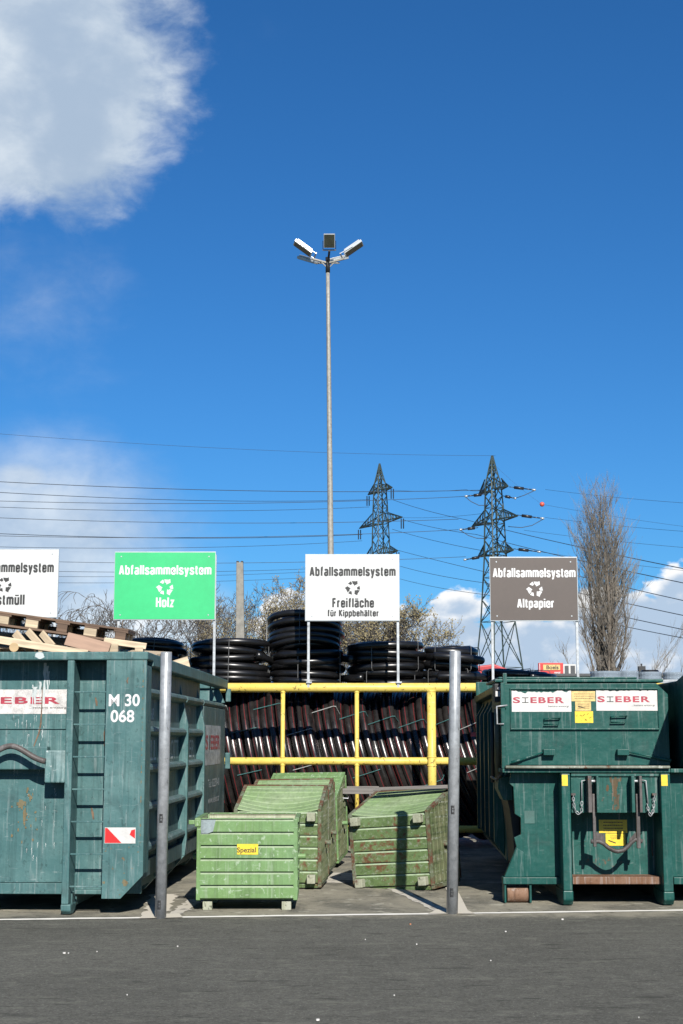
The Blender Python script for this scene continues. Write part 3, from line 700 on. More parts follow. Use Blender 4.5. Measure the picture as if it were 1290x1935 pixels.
# ------------------------------------------------------------------ tipping skips
def skip(label, loc, rot, mf, mfr, ms_, mtop, sticker=False, sag=.0, yaw180=False):
    """tipping skip; origin at base centre; straight wall at +y, flared wall at -y, feet below"""
    t = thing('tipping_skip', label, 'skip', loc, rot, 'light green tipping skips')
    Wd, D, H, z0, FL = .96, .80, .74, .11, .20
    def corr(along0, along1, L, amp=.030, n=6):
        """profile points (s along, out) with ledges"""
        out = []
        h = L / n
        for i in range(n):
            b = i * h
            out += [(b, 0), (b + h * .06, amp), (b + h * .84, amp), (b + h * .985, 0)]
        out.append((L, 0)); return out
    x0, x1 = -Wd / 2 + .035, Wd / 2 - .035
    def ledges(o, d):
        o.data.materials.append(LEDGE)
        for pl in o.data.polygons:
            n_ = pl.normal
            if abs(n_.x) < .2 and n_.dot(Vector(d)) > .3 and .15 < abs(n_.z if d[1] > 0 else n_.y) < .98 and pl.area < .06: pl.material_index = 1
    # straight wall (+y)
    pr = corr(0, 0, H); m = MB(); vs = []
    for (s_, o_) in pr: vs += [(x0, D / 2 + o_, z0 + s_), (x1, D / 2 + o_, z0 + s_)]
    for (s_, o_) in pr[::-1]: vs += [(x0, D / 2 - .01, z0 + s_), (x1, D / 2 - .01, z0 + s_)]
    n = len(vs) // 2
    m.add(vs, [(2 * i, 2 * i + 1, (2 * i + 3) % (2 * n), (2 * i + 2) % (2 * n)) for i in range(n)])
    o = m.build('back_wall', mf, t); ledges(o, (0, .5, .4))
    # flared wall (-y) with sag
    pr = corr(0, 0, H * 1.04, .012, 7); m = MB(); vs = []; NX = 14
    for (s_, o_) in pr:
        for k in range(NX + 1):
            u = k / NX; x = x0 + (x1 - x0) * u; sg = sag * math.sin(math.pi * u) * math.sin(math.pi * min(1, .25 + s_ / H))
            vs.append((x, -D / 2 - FL * (s_ / (H * 1.04)) - o_ + sg, z0 + s_ / 1.04))
    m.add(vs, [(i * (NX + 1) + k, i * (NX + 1) + k + 1, (i + 1) * (NX + 1) + k + 1, (i + 1) * (NX + 1) + k) for i in range(len(pr) - 1) for k in range(NX)])
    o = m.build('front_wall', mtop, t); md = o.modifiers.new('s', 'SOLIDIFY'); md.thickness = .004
    # bottom corrugated (faces -z)
    pr = corr(0, 0, D - .04, .022, 6); m = MB(); vs = []
    for (s_, o_) in pr: vs += [(x0, D / 2 - .02 - s_, z0 - o_ + .01), (x1, D / 2 - .02 - s_, z0 - o_ + .01)]
    for (s_, o_) in pr[::-1]: vs += [(x0, D / 2 - .02 - s_, z0 + .02), (x1, D / 2 - .02 - s_, z0 + .02)]
    n = len(vs) // 2
    m.add(vs, [(2 * i, 2 * i + 1, (2 * i + 3) % (2 * n), (2 * i + 2) % (2 * n)) for i in range(n)])
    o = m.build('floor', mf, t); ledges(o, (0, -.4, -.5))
    # side walls
    for s in (1, -1):
        m = MB(); xx = s * (Wd / 2 - .012)
        m.prism([(-D / 2, z0), (D / 2, z0), (D / 2, z0 + H), (-D / 2 - FL, z0 + H)], 0, xx - s * .006, xx)
        for k in range(6):
            z = z0 + .05 + k * .115; q1 = -D / 2 - FL * (z - z0) / H + .02
            m.prism([(q1, z), (D / 2 - .015, z), (D / 2 - .015, z + .055), (q1 - .02, z + .055)], 0, xx + s * .0005, xx + s * .016)
        m.build('side_wall', ms_, t, bevel=.003)
    # frame: corner angles + rim
    m = MB()
    for s in (1, -1):
        xa, xb = s * (Wd / 2 - .04), s * Wd / 2
        m.box((xa, D / 2 - .012, z0 - .012), (xb, D / 2 + .025, z0 + H))
        m.box((xa, -D / 2 - .01, z0 - .022), (xb, D / 2 - .013, z0 + .012))
        m.prism([(-D / 2 - .02, z0 + .013), (-D / 2 + .02, z0 + .013), (-D / 2 - FL + .02, z0 + H), (-D / 2 - FL - .022, z0 + H)], 0, xa, xb)
        m.box((s * (Wd / 2 - .03), -D / 2 - FL + .021, z0 + H - .03), (s * (Wd / 2 + .012), D / 2 - .013, z0 + H + .012))
    m.box((-Wd / 2 + .041, D / 2 - .008, z0 + H - .0), (Wd / 2 - .041, D / 2 + .022, z0 + H + .01))
    m.box((-Wd / 2 + .041, -D / 2 - FL - .02, z0 + H + .001), (Wd / 2 - .041, -D / 2 - FL + .012, z0 + H + .012))
    m.build('frame', mfr, t, bevel=.004)
    for s in (1, -1):
        for yy in (D / 2 - .07, -D / 2 + .07):
            m = MB(); m.box((s * (Wd / 2 - .15), yy - .045, 0), (s * (Wd / 2 - .06), yy + .045, z0 - .023)); m.build('foot', FEET, t, bevel=.006)
        m = MB(); m.tube([(s * (Wd / 2 - .01), -.02, z0 + .36), (s * (Wd / 2 + .07), -.02, z0 + .36)], .026, 14); m.build('trunnion', mfr, t, bevel=.004)
    if sticker:
        y = D / 2 + .0325
        s_ = MB().box((-.105, y - .001, z0 + H * .555), (.095, y + .001, z0 + H * .555 + .098)).build('sticker', YST, t)
        me = text('lettering', 'Spezial', -.095, .085, z0 + H * .555 + .02, .045, plain('brown_ink', (.06, .03, .01), .6), s_, 0, .02)
        for v in me.data.vertices: v.co = (-v.co.x, y + .0015, v.co.z)
        me.data.flip_normals()
    return t
g = G(466, 1719)
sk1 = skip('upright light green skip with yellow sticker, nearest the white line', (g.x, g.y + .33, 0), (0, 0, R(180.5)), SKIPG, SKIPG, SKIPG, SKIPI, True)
m = MB(); m.box((.47, .37, .80), (.56, .42, .84)); m.box((.44, .34, .78), (.50, .44, .86)); m.build('lug', SKIPG, sk1, bevel=.006)
m = MB(); m.box((.475, .426, .70), (.33, .4275, .845)) if False else m.prism([(.44, .715), (.44, .845), (.30, .845), (.325, .735), (.38, .715)], 1, .4312, .4325); m.build('grey_patch', plain('primer_grey', (.22, .27, .28), .5, 0, .2), sk1)
def tipped(label, corner_px, corner_py, yaw, roll, pitch, mats, sag, lift=0):
    """lies on its straight wall with its floor to the camera; corner = bottom right corner of the floor"""
    g = G(corner_px, corner_py)
    M = Euler((0, 0, R(yaw))).to_matrix() @ Euler((0, R(roll), 0)).to_matrix() @ Euler((R(-90 + pitch), 0, 0)).to_matrix()
    c = M @ Vector((.48, .425, .09))
    t = skip(label, Vector((g.x, g.y, lift + .0)) - Vector((c.x, c.y, c.z)), M.to_euler(), *mats, sag=sag)
    return t
tipped('rusty green skip tipped over beside the right steel post', 821, 1684, -26, -4.2, 1.5, (SKIPR, SKIPFR, SKIPW, SKIPT), .05, .02)
tipped('green skip with sagging top tipped over behind the upright one', 607, 1681, -5, 0, 2, (SKIPR, SKIPFR, SKIPW, SKIPT), .07, .02)
tipped('second tipped green skip, behind the sagging one', 619, 1661, -7, -1, 4, (SKIPG, SKIPFR, SKIPW, SKIPT), .02, .04)
tipped('rearmost tipped skip with clean bright green top', 640, 1641, -9, -1, 6, (SKIPG, SKIPG, SKIPW, SKIPG), .0, .06)
# weathered boards on the tipped skip, grey beam
for k, (a, b, w, lab) in enumerate(((P(708, 1494, 17.32), P(848, 1489.5, 17.02), .12, 'grey weathered board lying along the rear of the tipped skip by the post'), (P(716, 1491, 17.44), P(846, 1486.5, 17.14), .07, 'thin grey board behind the other one on the tipped skip'))):
    o = MB().box((0, -w / 2, 0), ((b - a).length, w / 2, .02)).build('board', WOODG, bevel=.003); o.location = a; o.rotation_euler = (b - a).to_track_quat('X', 'Z').to_euler(); tag(o, lab, 'board', 'grey boards on the tipped skip')
tr = thing('steel_trestle', 'low grey wooden trestle standing behind the skips', 'trestle', (P(690, 1500, 19.8).x, 19.8, 0))
zt = P(660, 1490, 19.8).z
MB().box((-.45, 0, zt - .07), (.20, .12, zt)).build('beam', WOODG, tr, bevel=.005)
MB().box((-.45, .9, zt - .07), (.20, 1.0, zt)).build('beam', WOODG, tr, bevel=.005)
for x in (-.4, .15):
    for y in (.06, .95): MB().box((x - .04, y - .04, 0), (x + .04, y + .04, zt - .071)).build('leg', WOODG, tr, bevel=.005)
for x in (-.32, .06):
    MB().tube([(x, -.02, zt - .07), (x, -.02, zt - .12), (x + .1, -.02, zt - .125), (x + .1, -.02, zt - .105)], .007, 8).build('hook', GALV, tr)

# ------------------------------------------------------------------ yellow tube fence
FY = 21.7
fz = [P(660, 1299.5, FY).z, P(660, 1438.5, FY).z, P(900, 1567, FY).z]
fe = thing('pipe_fence', 'tall yellow painted tube fence holding back the pipe coils', 'fence', (0, FY, 0))
for z, r in ((fz[0], .067), (fz[1], .055), (fz[2], .05)):
    m = MB(); m.tube([(-6.5, 0, z), (6.5, 0, z)], r, 24); o = m.build('rail', YEL, fe, smooth=False)
    for pl in o.data.polygons: pl.use_smooth = abs(pl.normal.x) < .5
for px, r, zt_ in ((815, .062, fz[0] - .03), (60, .062, fz[0] - .03), (1560, .062, fz[0] - .03)):
    x = P(px, 1400, FY).x; o = MB().tube([(x, -.06, 0), (x, -.06, zt_)], r, 24).build('post', YEL, fe)
    for pl in o.data.polygons: pl.use_smooth = abs(pl.normal.z) < .5
for px in (534, 674, 400, 960, 1100):
    x = P(px, 1400, FY).x; MB().tube([(x, -.02, .0), (x, -.02, fz[0])], .030, 14).build('upright', YEL, fe, smooth=True)

for px, rr in ((534, .030), (674, .030), (400, .030), (815, .062)):
    x = P(px, 1400, FY).x; dy = -.06 if rr > .05 else -.02
    for z in ((fz[1] - .056, fz[1] + .056, fz[0] - .068) if rr < .05 else (fz[1] - .06, fz[1] + .058, fz[0] - .055)):
        MB().lathe([(rr + .001, z - .010), (rr + .008, z - .003), (rr + .008, z + .003), (rr + .001, z + .010)], 14, Matrix.Translation((x, dy, 0))).build('weld_bead', YEL, fe, smooth=True)
# ------------------------------------------------------------------ signs
def recycle(parent, cxx, czz, s, y, mat):
    """three chasing arrows"""
    m = MB()
    for k in range(3):
        a0 = math.pi / 2 - k * math.tau / 3
        def pt(r, d): return (cxx + s * r * math.cos(a0 - R(d)), czz + s * r * math.sin(a0 - R(d)))
        limb = [pt(.92, -50), pt(.50, -36), pt(.62, -12), pt(.98, -18)]
        head = [pt(.96, -10), pt(.58, -4), pt(.50, 12), pt(.34, 20), pt(.82, 48), pt(1.14, 30), pt(.98, 22)]
        for poly in (limb, head): m.prism(poly, 1, y - .0015, y)
    return m.build('recycling_symbol', mat, parent)
def sign(label, x0px, x1px, ytop, ybot, lines, mat, ink, bold, sym, feet, sy=None, Y=FY - .09):
    a = P(x0px, ytop, Y); b = P(x1px, ybot, Y)
    t = thing('waste_sign', label, 'sign', ((a.x + b.x) / 2, Y, 0), group='sorting signs on the yellow fence')
    w = b.x - a.x; hz = (a.x + b.x) / 2
    p_ = MB().box((-w / 2, -.004, b.z), (w / 2, .0, a.z)).build('panel', mat, t)
    f_ = MB().box((-w / 2 - .008, .0005, b.z - .012), (w / 2 + .008, .022, a.z + .014)).build('backing', ALU, t, bevel=.002)
    bm_ = MB()
    for sx in (-1, 1):
        for zz in (a.z - .06, b.z + .06): bm_.tube([(sx * (w / 2 - .09), -.0045, zz), (sx * (w / 2 - .09), -.009, zz)], .010, 10)
    bm_.build('rivets', ALU, t)
    for (txt, l0, l1, base, cap) in lines:
        ctext('lettering', txt, P(l0, 1100, Y).x - hz, P(l1, 1100, Y).x - hz, P(600, base, Y).z, cap / F * Y, ink, p_, -.006, bold)
    recycle(p_, P(sym[0], 1100, Y).x - hz, P(600, sym[1], Y).z - .005, sym[2] * 1.12 / F * Y, -.005, ink)
    for fx in feet:
        x = P(fx, 1230, Y).x - hz
        MB().box((x - .018, .0225, fz[0] + .0), (x + .018, .05, a.z - .03)).build('leg', GALV2, t, bevel=.002)
        MB().box((x - .03, .0, fz[0] + .06), (x + .05, .065, fz[0] + .085)).build('clamp', GALV2, t, bevel=.002)
    return t
sign('white sign reading Freifläche für Kippbehälter', 577.5, 754, 1049, 1172, [('Abfallsammelsystem', 584.5, 747.5, 1088, 17), ('Freifläche', 627.5, 706.5, 1147.5, 17), ('für Kippbehälter', 618.5, 715.5, 1164.5, 12)], WHITE, INK, .225, (667, 1110.5, 12.5), (582.5, 752))
sign('bright green sign reading Holz', 217.5, 405, 1044, 1170, [('Abfallsammelsystem', 224, 399, 1085.5, 17.5), ('Holz', 295, 329.5, 1147, 18)], GREEN, WINK, .20, (312.5, 1109, 14), (222, 404))
sign('brown sign reading Altpapier', 925.5, 1092, 1054, 1172, [('Abfallsammelsystem', 931, 1087.5, 1090.5, 17), ('Altpapier', 976, 1046, 1148, 16.5)], BROWN, WINK, .20, (1010.5, 1112.5, 13.5), (931, 1091.5))
sign('white sign at the left edge reading Restmüll', -72, 107, 1039, 1166, [('Abfallsammelsystem', -65, 101, 1081, 18), ('Restmüll', -27, 47.5, 1142.5, 19)], WHITE, INK, .225, (8, 1104.5, 13), (-66, 101))

# ------------------------------------------------------------------ pipe coils
def coil(label, loc, rot, Rr, nw, nr, r, mat, tape, group, angs=(0,), seed=0, sleeve_at=None, wob=.016, seg=64, tail=True, jit=0.):
    rnd = random.Random(seed)
    t = thing('pipe_coil', label, 'pipe coil', loc, rot, group)
    m = MB(); uvs = []; NS = 12
    me_rings = []
    for i in range(nw):
        for j in range(nr):
            R0 = Rr - r - j * 2 * r * .97 - rnd.uniform(0, jit); ox, oy = rnd.uniform(-jit, jit), rnd.uniform(-jit, jit); ax = (i - (nw - 1) / 2) * 2 * r * 1.0
            ph = rnd.uniform(0, 6); am = rnd.uniform(.3, 1) * wob; ph2 = rnd.uniform(0, 6); ou = rnd.random()
            path = []
            for k in range(seg):
                a = k * math.tau / seg
                rr = R0 + am * math.sin(2 * a + ph) * .6; aa = ax + am * .8 * math.sin(a + ph2)
                path.append((rr * math.cos(a) + ox, rr * math.sin(a) + oy, aa))
            m.tube(path, r * .985, NS, closed=True); uvs.append(ou)
    # own loose end, lying on the outside of the bundle
    if tail:
        a0 = rnd.uniform(.2, 1.2) - math.pi * .9; path = []
        for k in range(20):
            a = a0 + k * .085; rr = Rr + r * .9 - .0 * k; path.append((rr * math.cos(a), rr * math.sin(a), (nw / 2 - 1) * r * (1 - k / 10)))
        m.tube(path, r * .985, NS)
    o = m.build('tubing', mat, t, smooth=True)
    me = o.data; uvl = me.uv_layers.new(name='UVMap')
    per = seg * NS
    for pl in me.polygons:
        for li in pl.loop_indices:
            vi = me.loops[li].vertex_index; ring = min(vi // per, nw * nr - 1); k = vi % NS
            kk = k / NS
            if k == 0 and any(me.loops[q].vertex_index % NS == NS - 1 for q in pl.loop_indices): kk = 1.0
            uvl.data[li].uv = (kk + uvs[ring], 0)
    if sleeve_at is not None:
        m = MB()
        for i in range(nw):
            a0 = sleeve_at + rnd.uniform(-.035, .035); R0 = Rr - r; ax = (i - (nw - 1) / 2) * 2 * r
            m.tube([((R0) * math.cos(a0 + q * .012), (R0) * math.sin(a0 + q * .012), ax) for q in range(9)], r * 1.10, 12)
        m.build('sleeve', BLACKP, t, smooth=True)
    for a in angs:
        rin = Rr - nr * 2 * r - .004; rout = Rr + .006; hw = nw * r + .006
        c, s = math.cos(a), math.sin(a)
        lp = [(rin, -hw), (rout - .02, -hw), (rout, -hw + .03), (rout, hw - .03), (rout - .02, hw), (rin, hw)]
        m = MB(); m.tube([(q[0] * c, q[0] * s, q[1]) for q in lp], .006, 6, closed=True)
        m.build('strap', tape, t)
    return t
# standing coils behind the fence: axis along x, leaning
random.seed(11)
r_t = .058; xx = P(395, 1400, 22.9).x
k = 0
while xx < P(960, 1400, 22.5).x:
    u = (xx - P(395, 1400, 22.5).x) / (P(960, 1400, 22.5).x - P(395, 1400, 22.5).x)
    lean = 12 + 10 * u + random.uniform(-.6, .6); yaw = -3 - 20 * u + random.uniform(-.5, .5)
    Rc = 1.24 + random.uniform(-.03, .03)
    nw = 4
    w = nw * 2 * r_t
    # local z axis (coil axis) -> world x ; then lean about y, yaw about z
    M = Euler((0, 0, R(yaw))).to_matrix() @ Euler((0, R(-lean), 0)).to_matrix() @ Euler((0, R(90), 0)).to_matrix()
    # local x -> -z world ; angle pi = top ; front is direction -y
    fa = -math.pi / 2
    loc = (xx + w / 2, 22.50 + Rc + random.uniform(0, .16), 1.27)
    names = ['leftmost', 'second', 'third', 'fourth', 'fifth', 'sixth', 'seventh', 'eighth', 'ninth', 'tenth', 'eleventh', 'twelfth', 'thirteenth']
    coil('black pipe coil with red stripes standing on edge, %s from the left behind the fence' % names[min(k, 12)], loc, M.to_euler(), Rc, nw, 2, r_t, TUBE, random.choice((CYAN, CYAN, WTAPE)), 'pipe coils standing on edge behind the fence',
         angs=[fa - random.uniform(.35, .75)] + ([fa + random.uniform(.05, .3)] if k % 2 else []), seed=k, sleeve_at=None, tail=False)
    xx += w * .97 / math.cos(R(lean)) ; k += 1
# flat coils on top
def flatcoil(label, px, hw, ytop, ybot, Yf, nr=3, tilt=(0, 0), seed=0, r=.053):
    Rr = hw / F * (Yf + .5); z1 = P(px, ytop, Yf + .3).z; z0 = P(px, ybot, Yf + .1).z; n = max(1, round((z1 - z0) / (2 * r)))
    rr = (z1 - z0) / (2 * n)
    return coil(label, (P(px, 1250, Yf + Rr).x, Yf + Rr, (z0 + z1) / 2), (R(tilt[0]), R(tilt[1]), R(seed * 47)), Rr, n, nr, rr, BLACKP, plain('grey_strap', (.10, .10, .10), .4), 'black pipe coils lying flat on the pile', angs=[math.tau * q / 5 + .3 * seed for q in range(5)], seed=seed + 30, wob=.045, jit=.028)
flatcoil('flat black pipe coil below the green sign, behind the container rim', 285, 66, 1210, 1285, 22.45, seed=1, tilt=(0, 5))
flatcoil('flat black pipe coil between the green sign and the white sign', 434, 76, 1212, 1292, 22.40, seed=2, tilt=(1, 1))
flatcoil('highest black pipe coil, tilted on top of the pile behind the white sign', 575, 72, 1168, 1232, 22.55, seed=3, tilt=(9, 7))
flatcoil('flat black pipe coil directly under the highest tilted one', 581, 71, 1230, 1293, 22.40, seed=4, tilt=(1, 0))
flatcoil('flat black pipe coil below the right half of the white sign', 728, 76, 1214, 1268, 22.40, seed=5, tilt=(1, -1))
flatcoil('lower flat black pipe coil squeezed beneath the one under the white sign', 728, 76, 1268, 1293, 22.45, seed=6, tilt=(0, 1))
flatcoil('flat black pipe coil left of the lattice pylon foot, behind the right post', 853, 56, 1222, 1266, 22.55, seed=7, tilt=(0, 1))
flatcoil('thin flat coil under the one by the right steel post', 850, 62, 1266, 1292, 22.55, seed=8)
flatcoil('flat black pipe coil under the brown sign', 972, 66, 1266, 1293, 22.75, seed=9)
flatcoil('flat black pipe coil hidden low behind the container corner', 380, 60, 1262, 1292, 22.6, seed=10)
# clear film wrapped rolls on the right
for k, (px, hw, yt, lab) in enumerate(((1145, 30, 1269, 'film wrapped roll right of the poplar trunk'), (1187, 20, 1268, 'tall film wrapped roll, second of the clear rolls'), (1228, 22, 1270, 'film wrapped roll with black lid below the far antenna'), (1275, 22, 1271, 'film wrapped roll at the right edge of the yard'))):
    Y = 23.2; c = P(px, 1283, Y); Rr = hw / F * Y; z1 = P(px, yt, Y).z; z0 = P(px, 1287, Y).z
    t = thing('wrapped_roll', lab, 'wrapped roll', (c.x, Y, z0), group='film wrapped rolls on the right'); h = z1 - z0
    m = MB(); m.lathe([(0, 0), (Rr, 0), (Rr * 1.01, h * .3), (Rr * .98, h * .5), (Rr * 1.01, h * .8), (Rr * .97, h), (0, h)], 20); m.build('wrapping', FILM, t, smooth=False)
    m = MB(); m.lathe([(Rr * .5, .01), (Rr * .9, .01), (Rr * .9, h * .9), (Rr * .5, h * .9), (Rr * .5, .01)], 20); m.build('roll', plain('grey_roll', (.10, .11, .12), .3, .2, .3, 20), t)
    if k == 2: m = MB(); m.lathe([(0, h + .001), (Rr * .8, h + .001), (Rr * .7, h + .03), (0, h + .03)], 20); m.build('lid', BLACKP, t)
st = thing('storage_platform', 'steel platform carrying the film wrapped rolls', 'platform', (P(1215, 1290, 23.2).x, 23.2, 0))
zz = P(1200, 1287.2, 23.2).z
MB().box((-1.2, -.6, zz - .08), (1.5, .6, zz - .002)).build('deck', GALV, st, bevel=.005)
for x in (-1.1, 1.4):
    for y in (-.5, .5): MB().box((x - .05, y - .05, 0), (x + .05, y + .05, zz - .081)).build('leg', GALV, st)

# ------------------------------------------------------------------ right compactor
CY = 15.15
q0 = P(1164, 1600, CY)
cp = thing('waste_compactor', 'dark bottle green press container with hook bail and two white stickers', 'compactor', (q0.x, CY, 0))
def kx(px, dy=0.): return P(px, 1500, CY + dy).x - q0.x
def kz(py, dy=0.): return P(1100, py, CY + dy).z
def kbox(m, x0, x1, y0, y1, d0, d1, ref=None):
    ref = d0 if ref is None else ref
    return m.box((kx(x0, ref), d0, kz(y1, ref)), (kx(x1, ref), d1, kz(y0, ref)))
# lower wing panels
PN = .16
for side in ('l', 'r'):
    m = MB()
    if side == 'l': pts = [(966, 1460), (1066, 1460), (1066, 1657), (950, 1657), (952, 1652), (974, 1600), (970, 1583), (983, 1577), (983, 1545), (972, 1538), (970, 1487), (962, 1480)]
    else: pts = [(1260, 1460), (1420, 1460), (1420, 1657), (1260, 1657)]
    m.prism([(kx(a, PN), kz(b, PN)) for a, b in pts], 1, PN, PN + .05); m.build('wing_panel', BOTTLE, cp, bevel=.005)
    m = MB(); kbox(m, *((948, 1060) if side == 'l' else (1268, 1420)), 1658, 1671, PN - .04, PN + .12, PN - .04); m.build('wing_sill', BOTTLE, cp, bevel=.005)
m = MB(); m.prism([(kx(950, PN - .03), kz(1657, PN)), (kx(989, PN - .03), kz(1657, PN)), (kx(989, PN - .03), kz(1611, PN)), (kx(975, PN - .03), kz(1602, PN))], 1, PN - .03, PN - .001); m.build('gusset', BOTTLE, cp, bevel=.006)
m = MB(); kbox(m, 990, 1009, 1532, 1556, PN - .0025, PN - .0005); o = m.build('worn_label', plain('ghost_label', (.035, .115, .10), .6), cp)
# rails
for a, b, bot in ((1061, 1078, 1709), (1249, 1267, 1711)):
    m = MB(); kbox(m, a, b, 1462, bot - 26, -.10, .35); m.build('rail', BOTTLE, cp, bevel=.008)
    m = MB(); x0, x1 = kx(a - 1, -.1), kx(b + 1, -.1); zt_ = kz(bot - 26, -.1) - .0005
    m.prism([(-.105, zt_), (-.105, .06), (-.06, .012), (.02, .0), (.25, .0), (.4, .06), (.4, zt_)], 0, x0, x1); m.build('rail_foot', BOTTLE, cp, bevel=.01)
    m = MB(); kbox(m, a + 1, b - 5, 1464, 1485, -.1025, -.1005); m.build('yellow_label', YST, cp)
    m = MB(); m.box((x0, .402, .05), (x1, 5.6, .20)); m.build('skid', DARKM, cp)
# centre plates
m = MB(); kbox(m, 1079, 1248, 1467, 1536, .0, .03, 0); m.build('upper_plate', BOTTLER, cp, bevel=.004)
m = MB(); kbox(m, 1079, 1248, 1462, 1467, -.02, .28, 0); m.build('head_beam', BOTTLER, cp, bevel=.004)
m = MB(); m.box((kx(1079, .3), .30, kz(1656, .3)), (kx(1248, .3), .33, kz(1440, .3))); m.build('lower_plate', BOTTLER, cp, bevel=.004)
m = MB(); kbox(m, 1078.5, 1246, 1657, 1671, .02, .34, .02); m.build('rusty_sill', RUSTY, cp, bevel=.006)
m = MB(); m.box((kx(1079, .3), .331, .22), (kx(1248, .3), 5.4, .3)); m.build('underframe', DARKM, cp)
# lugs
for a, b in ((1110, 1117), (1126, 1130), (1192, 1198), (1207, 1212)):
    m = MB(); kbox(m, a, b, 1466, 1535, -.14, -.001, -.1); m.build('lug_plate', HOOKM if a in (1110, 1207) else BOTTLER, cp, bevel=.004)
for a, b in ((1112, 1128), (1194, 1211)):
    m = MB(); m.tube([(kx(a, -.1), -.09, kz(1476, -.1)), (kx(b, -.1), -.09, kz(1476, -.1))], .012, 12); m.build('bolt', GALV2, cp, smooth=True)
# bail: two arms, curved bar
bl = MB(); bl.v = []; 
for a, b, y0, y1 in ((1118, 1124, 1500, 1600), (1200, 1207, 1500, 1603)):
    m = MB(); kbox(m, a, b, y0, y1, -.075, -.035, -.05); m.build('bail_arm', HOOKM, cp, bevel=.006)
bp = [(1114, 1590), (1120, 1590), (1130, 1590), (1138, 1594), (1146, 1601), (1156, 1607), (1164, 1609), (1174, 1607), (1183, 1600), (1190, 1592), (1198, 1586), (1204, 1594), (1211, 1594)]
m = MB(); m.tube([(kx(a, -.05), -.05, kz(b, -.05)) for a, b in bp[:-2]] + [(kx(1211, -.05), -.05, kz(1590, -.05))], .021, 12)
m.build('bail_bar', HOOKM, cp, smooth=True)
m = MB(); m.prism([(kx(a, -.05), kz(b, -.05)) for a, b in ((1124.5, 1572), (1140, 1577), (1140, 1594), (1124.5, 1588))], 1, -.055, -.045); m.prism([(kx(a, -.05), kz(b, -.05)) for a, b in ((1199.5, 1572), (1186, 1586), (1186, 1599), (1199.5, 1586))], 1, -.055, -.045); m.build('bail_web', HOOKM, cp)
# yellow notice stickers on a plate behind the bail
nt_ = MB(); kbox(nt_, 1130, 1183, 1549, 1574, .296, .2985, .296); nt_ = nt_.build('yellow_notice', YST, cp)
def scribble(parent, x0, x1, y0, y1, n, d, th=.35, seed=0):
    rnd = random.Random(seed); m = MB()
    for i in range(n):
        yy = y0 + (y1 - y0) * (i + .5) / n; x = x0 + rnd.uniform(0, 3)
        while x < x1 - 1:
            w = rnd.uniform(1.2, 3.4); m.box((kx(x, d), d - .001, kz(yy + th, d)), (kx(min(x + w, x1), d), d - .0004, kz(yy - th, d))); x += w + .7
    return m.build('fine_print', INK, parent)
scribble(nt_, 1138, 1176, 1551, 1568, 3, .2955, .9, 1); scribble(nt_, 1135, 1180, 1568, 1573, 1, .2955, .35, 2)
n2_ = MB(); kbox(n2_, 1142, 1179, 1575, 1598, .296, .2985, .296); n2_ = n2_.build('yellow_notice', YST, cp)
m = MB(); m.tube([(kx(1147, .29), .2945, kz(1588, .29)), (kx(1161, .29), .2945, kz(1593, .29))], .005, 6); m.build('drawing', INK, n2_); scribble(n2_, 1150, 1172, 1578, 1586, 3, .2955, .3, 3)
# chains
def chain(pts, r=.010):
    pts = [Vector(p) for p in pts]; m = MB(); L = 0; i = 0; seg = []
    for a, b in zip(pts[:-1], pts[1:]):
        n = max(1, round((b - a).length / .032))
        for k in range(n): seg.append((a.lerp(b, k / n), a.lerp(b, (k + 1) / n)))
    for j, (a, b) in enumerate(seg):
        c = (a + b) / 2; t = (b - a).normalized(); s = t.cross(Vector((0, 1, 0))).normalized() if j % 2 else Vector((0, 1, 0))
        m.tube([c + t * (.022 * math.cos(q)) + s * (.011 * math.sin(q)) for q in [math.tau * z / 8 for z in range(8)]], .0042, 6, closed=True)
    return m
for pl_ in ([(1083, 1502), (1083, 1518), (1087, 1533), (1093, 1539), (1098, 1534), (1099, 1515)], [(1236, 1502), (1235, 1520), (1232, 1536), (1229, 1542), (1225, 1536), (1222, 1520)]):
    chain([(kx(a, -.04), -.035, kz(b, -.04)) for a, b in pl_]).build('chain', GALV, cp, smooth=True)
for pl_ in ([(1111, 1474), (1100, 1475), (1099, 1512)], [(1212, 1474), (1221, 1475), (1224, 1520)]):
    MB().tube([(kx(a, -.04), -.035, kz(b, -.04)) for a, b in pl_], .007, 8).build('safety_rod', GALV, cp, smooth=True)
for px in (1083, 1236):
    m = MB(); kbox(m, px - 4, px + 4, 1499, 1503, -.05, -.0005, -.04); m.build('chain_bracket', HOOKM, cp)
MB().tube([(kx(1230, .28), .285, kz(1586, .28)), (kx(1228, .28), .26, kz(1596, .28)), (kx(1228, .28), .26, kz(1606, .28)), (kx(1230, .28), .285, kz(1617, .28))], .006, 8).build('grab_handle', HOOKM, cp, smooth=True)
# roller
for a, b in ((950, 953.5), (997, 1001)):
    m = MB(); kbox(m, a, b, 1671.5, 1706, .14, .34, .14); m.build('roller_bracket', BOTTLE, cp, bevel=.004)
rz = .083; m = MB(); m.tube([(kx(955.5, .16), .24, rz), (kx(995, .16), .24, rz)], rz - .002, 28); o = m.build('roller', RUSTY, cp, bevel=.004)
for pl in o.data.polygons: pl.use_smooth = abs(pl.normal.x) < .5
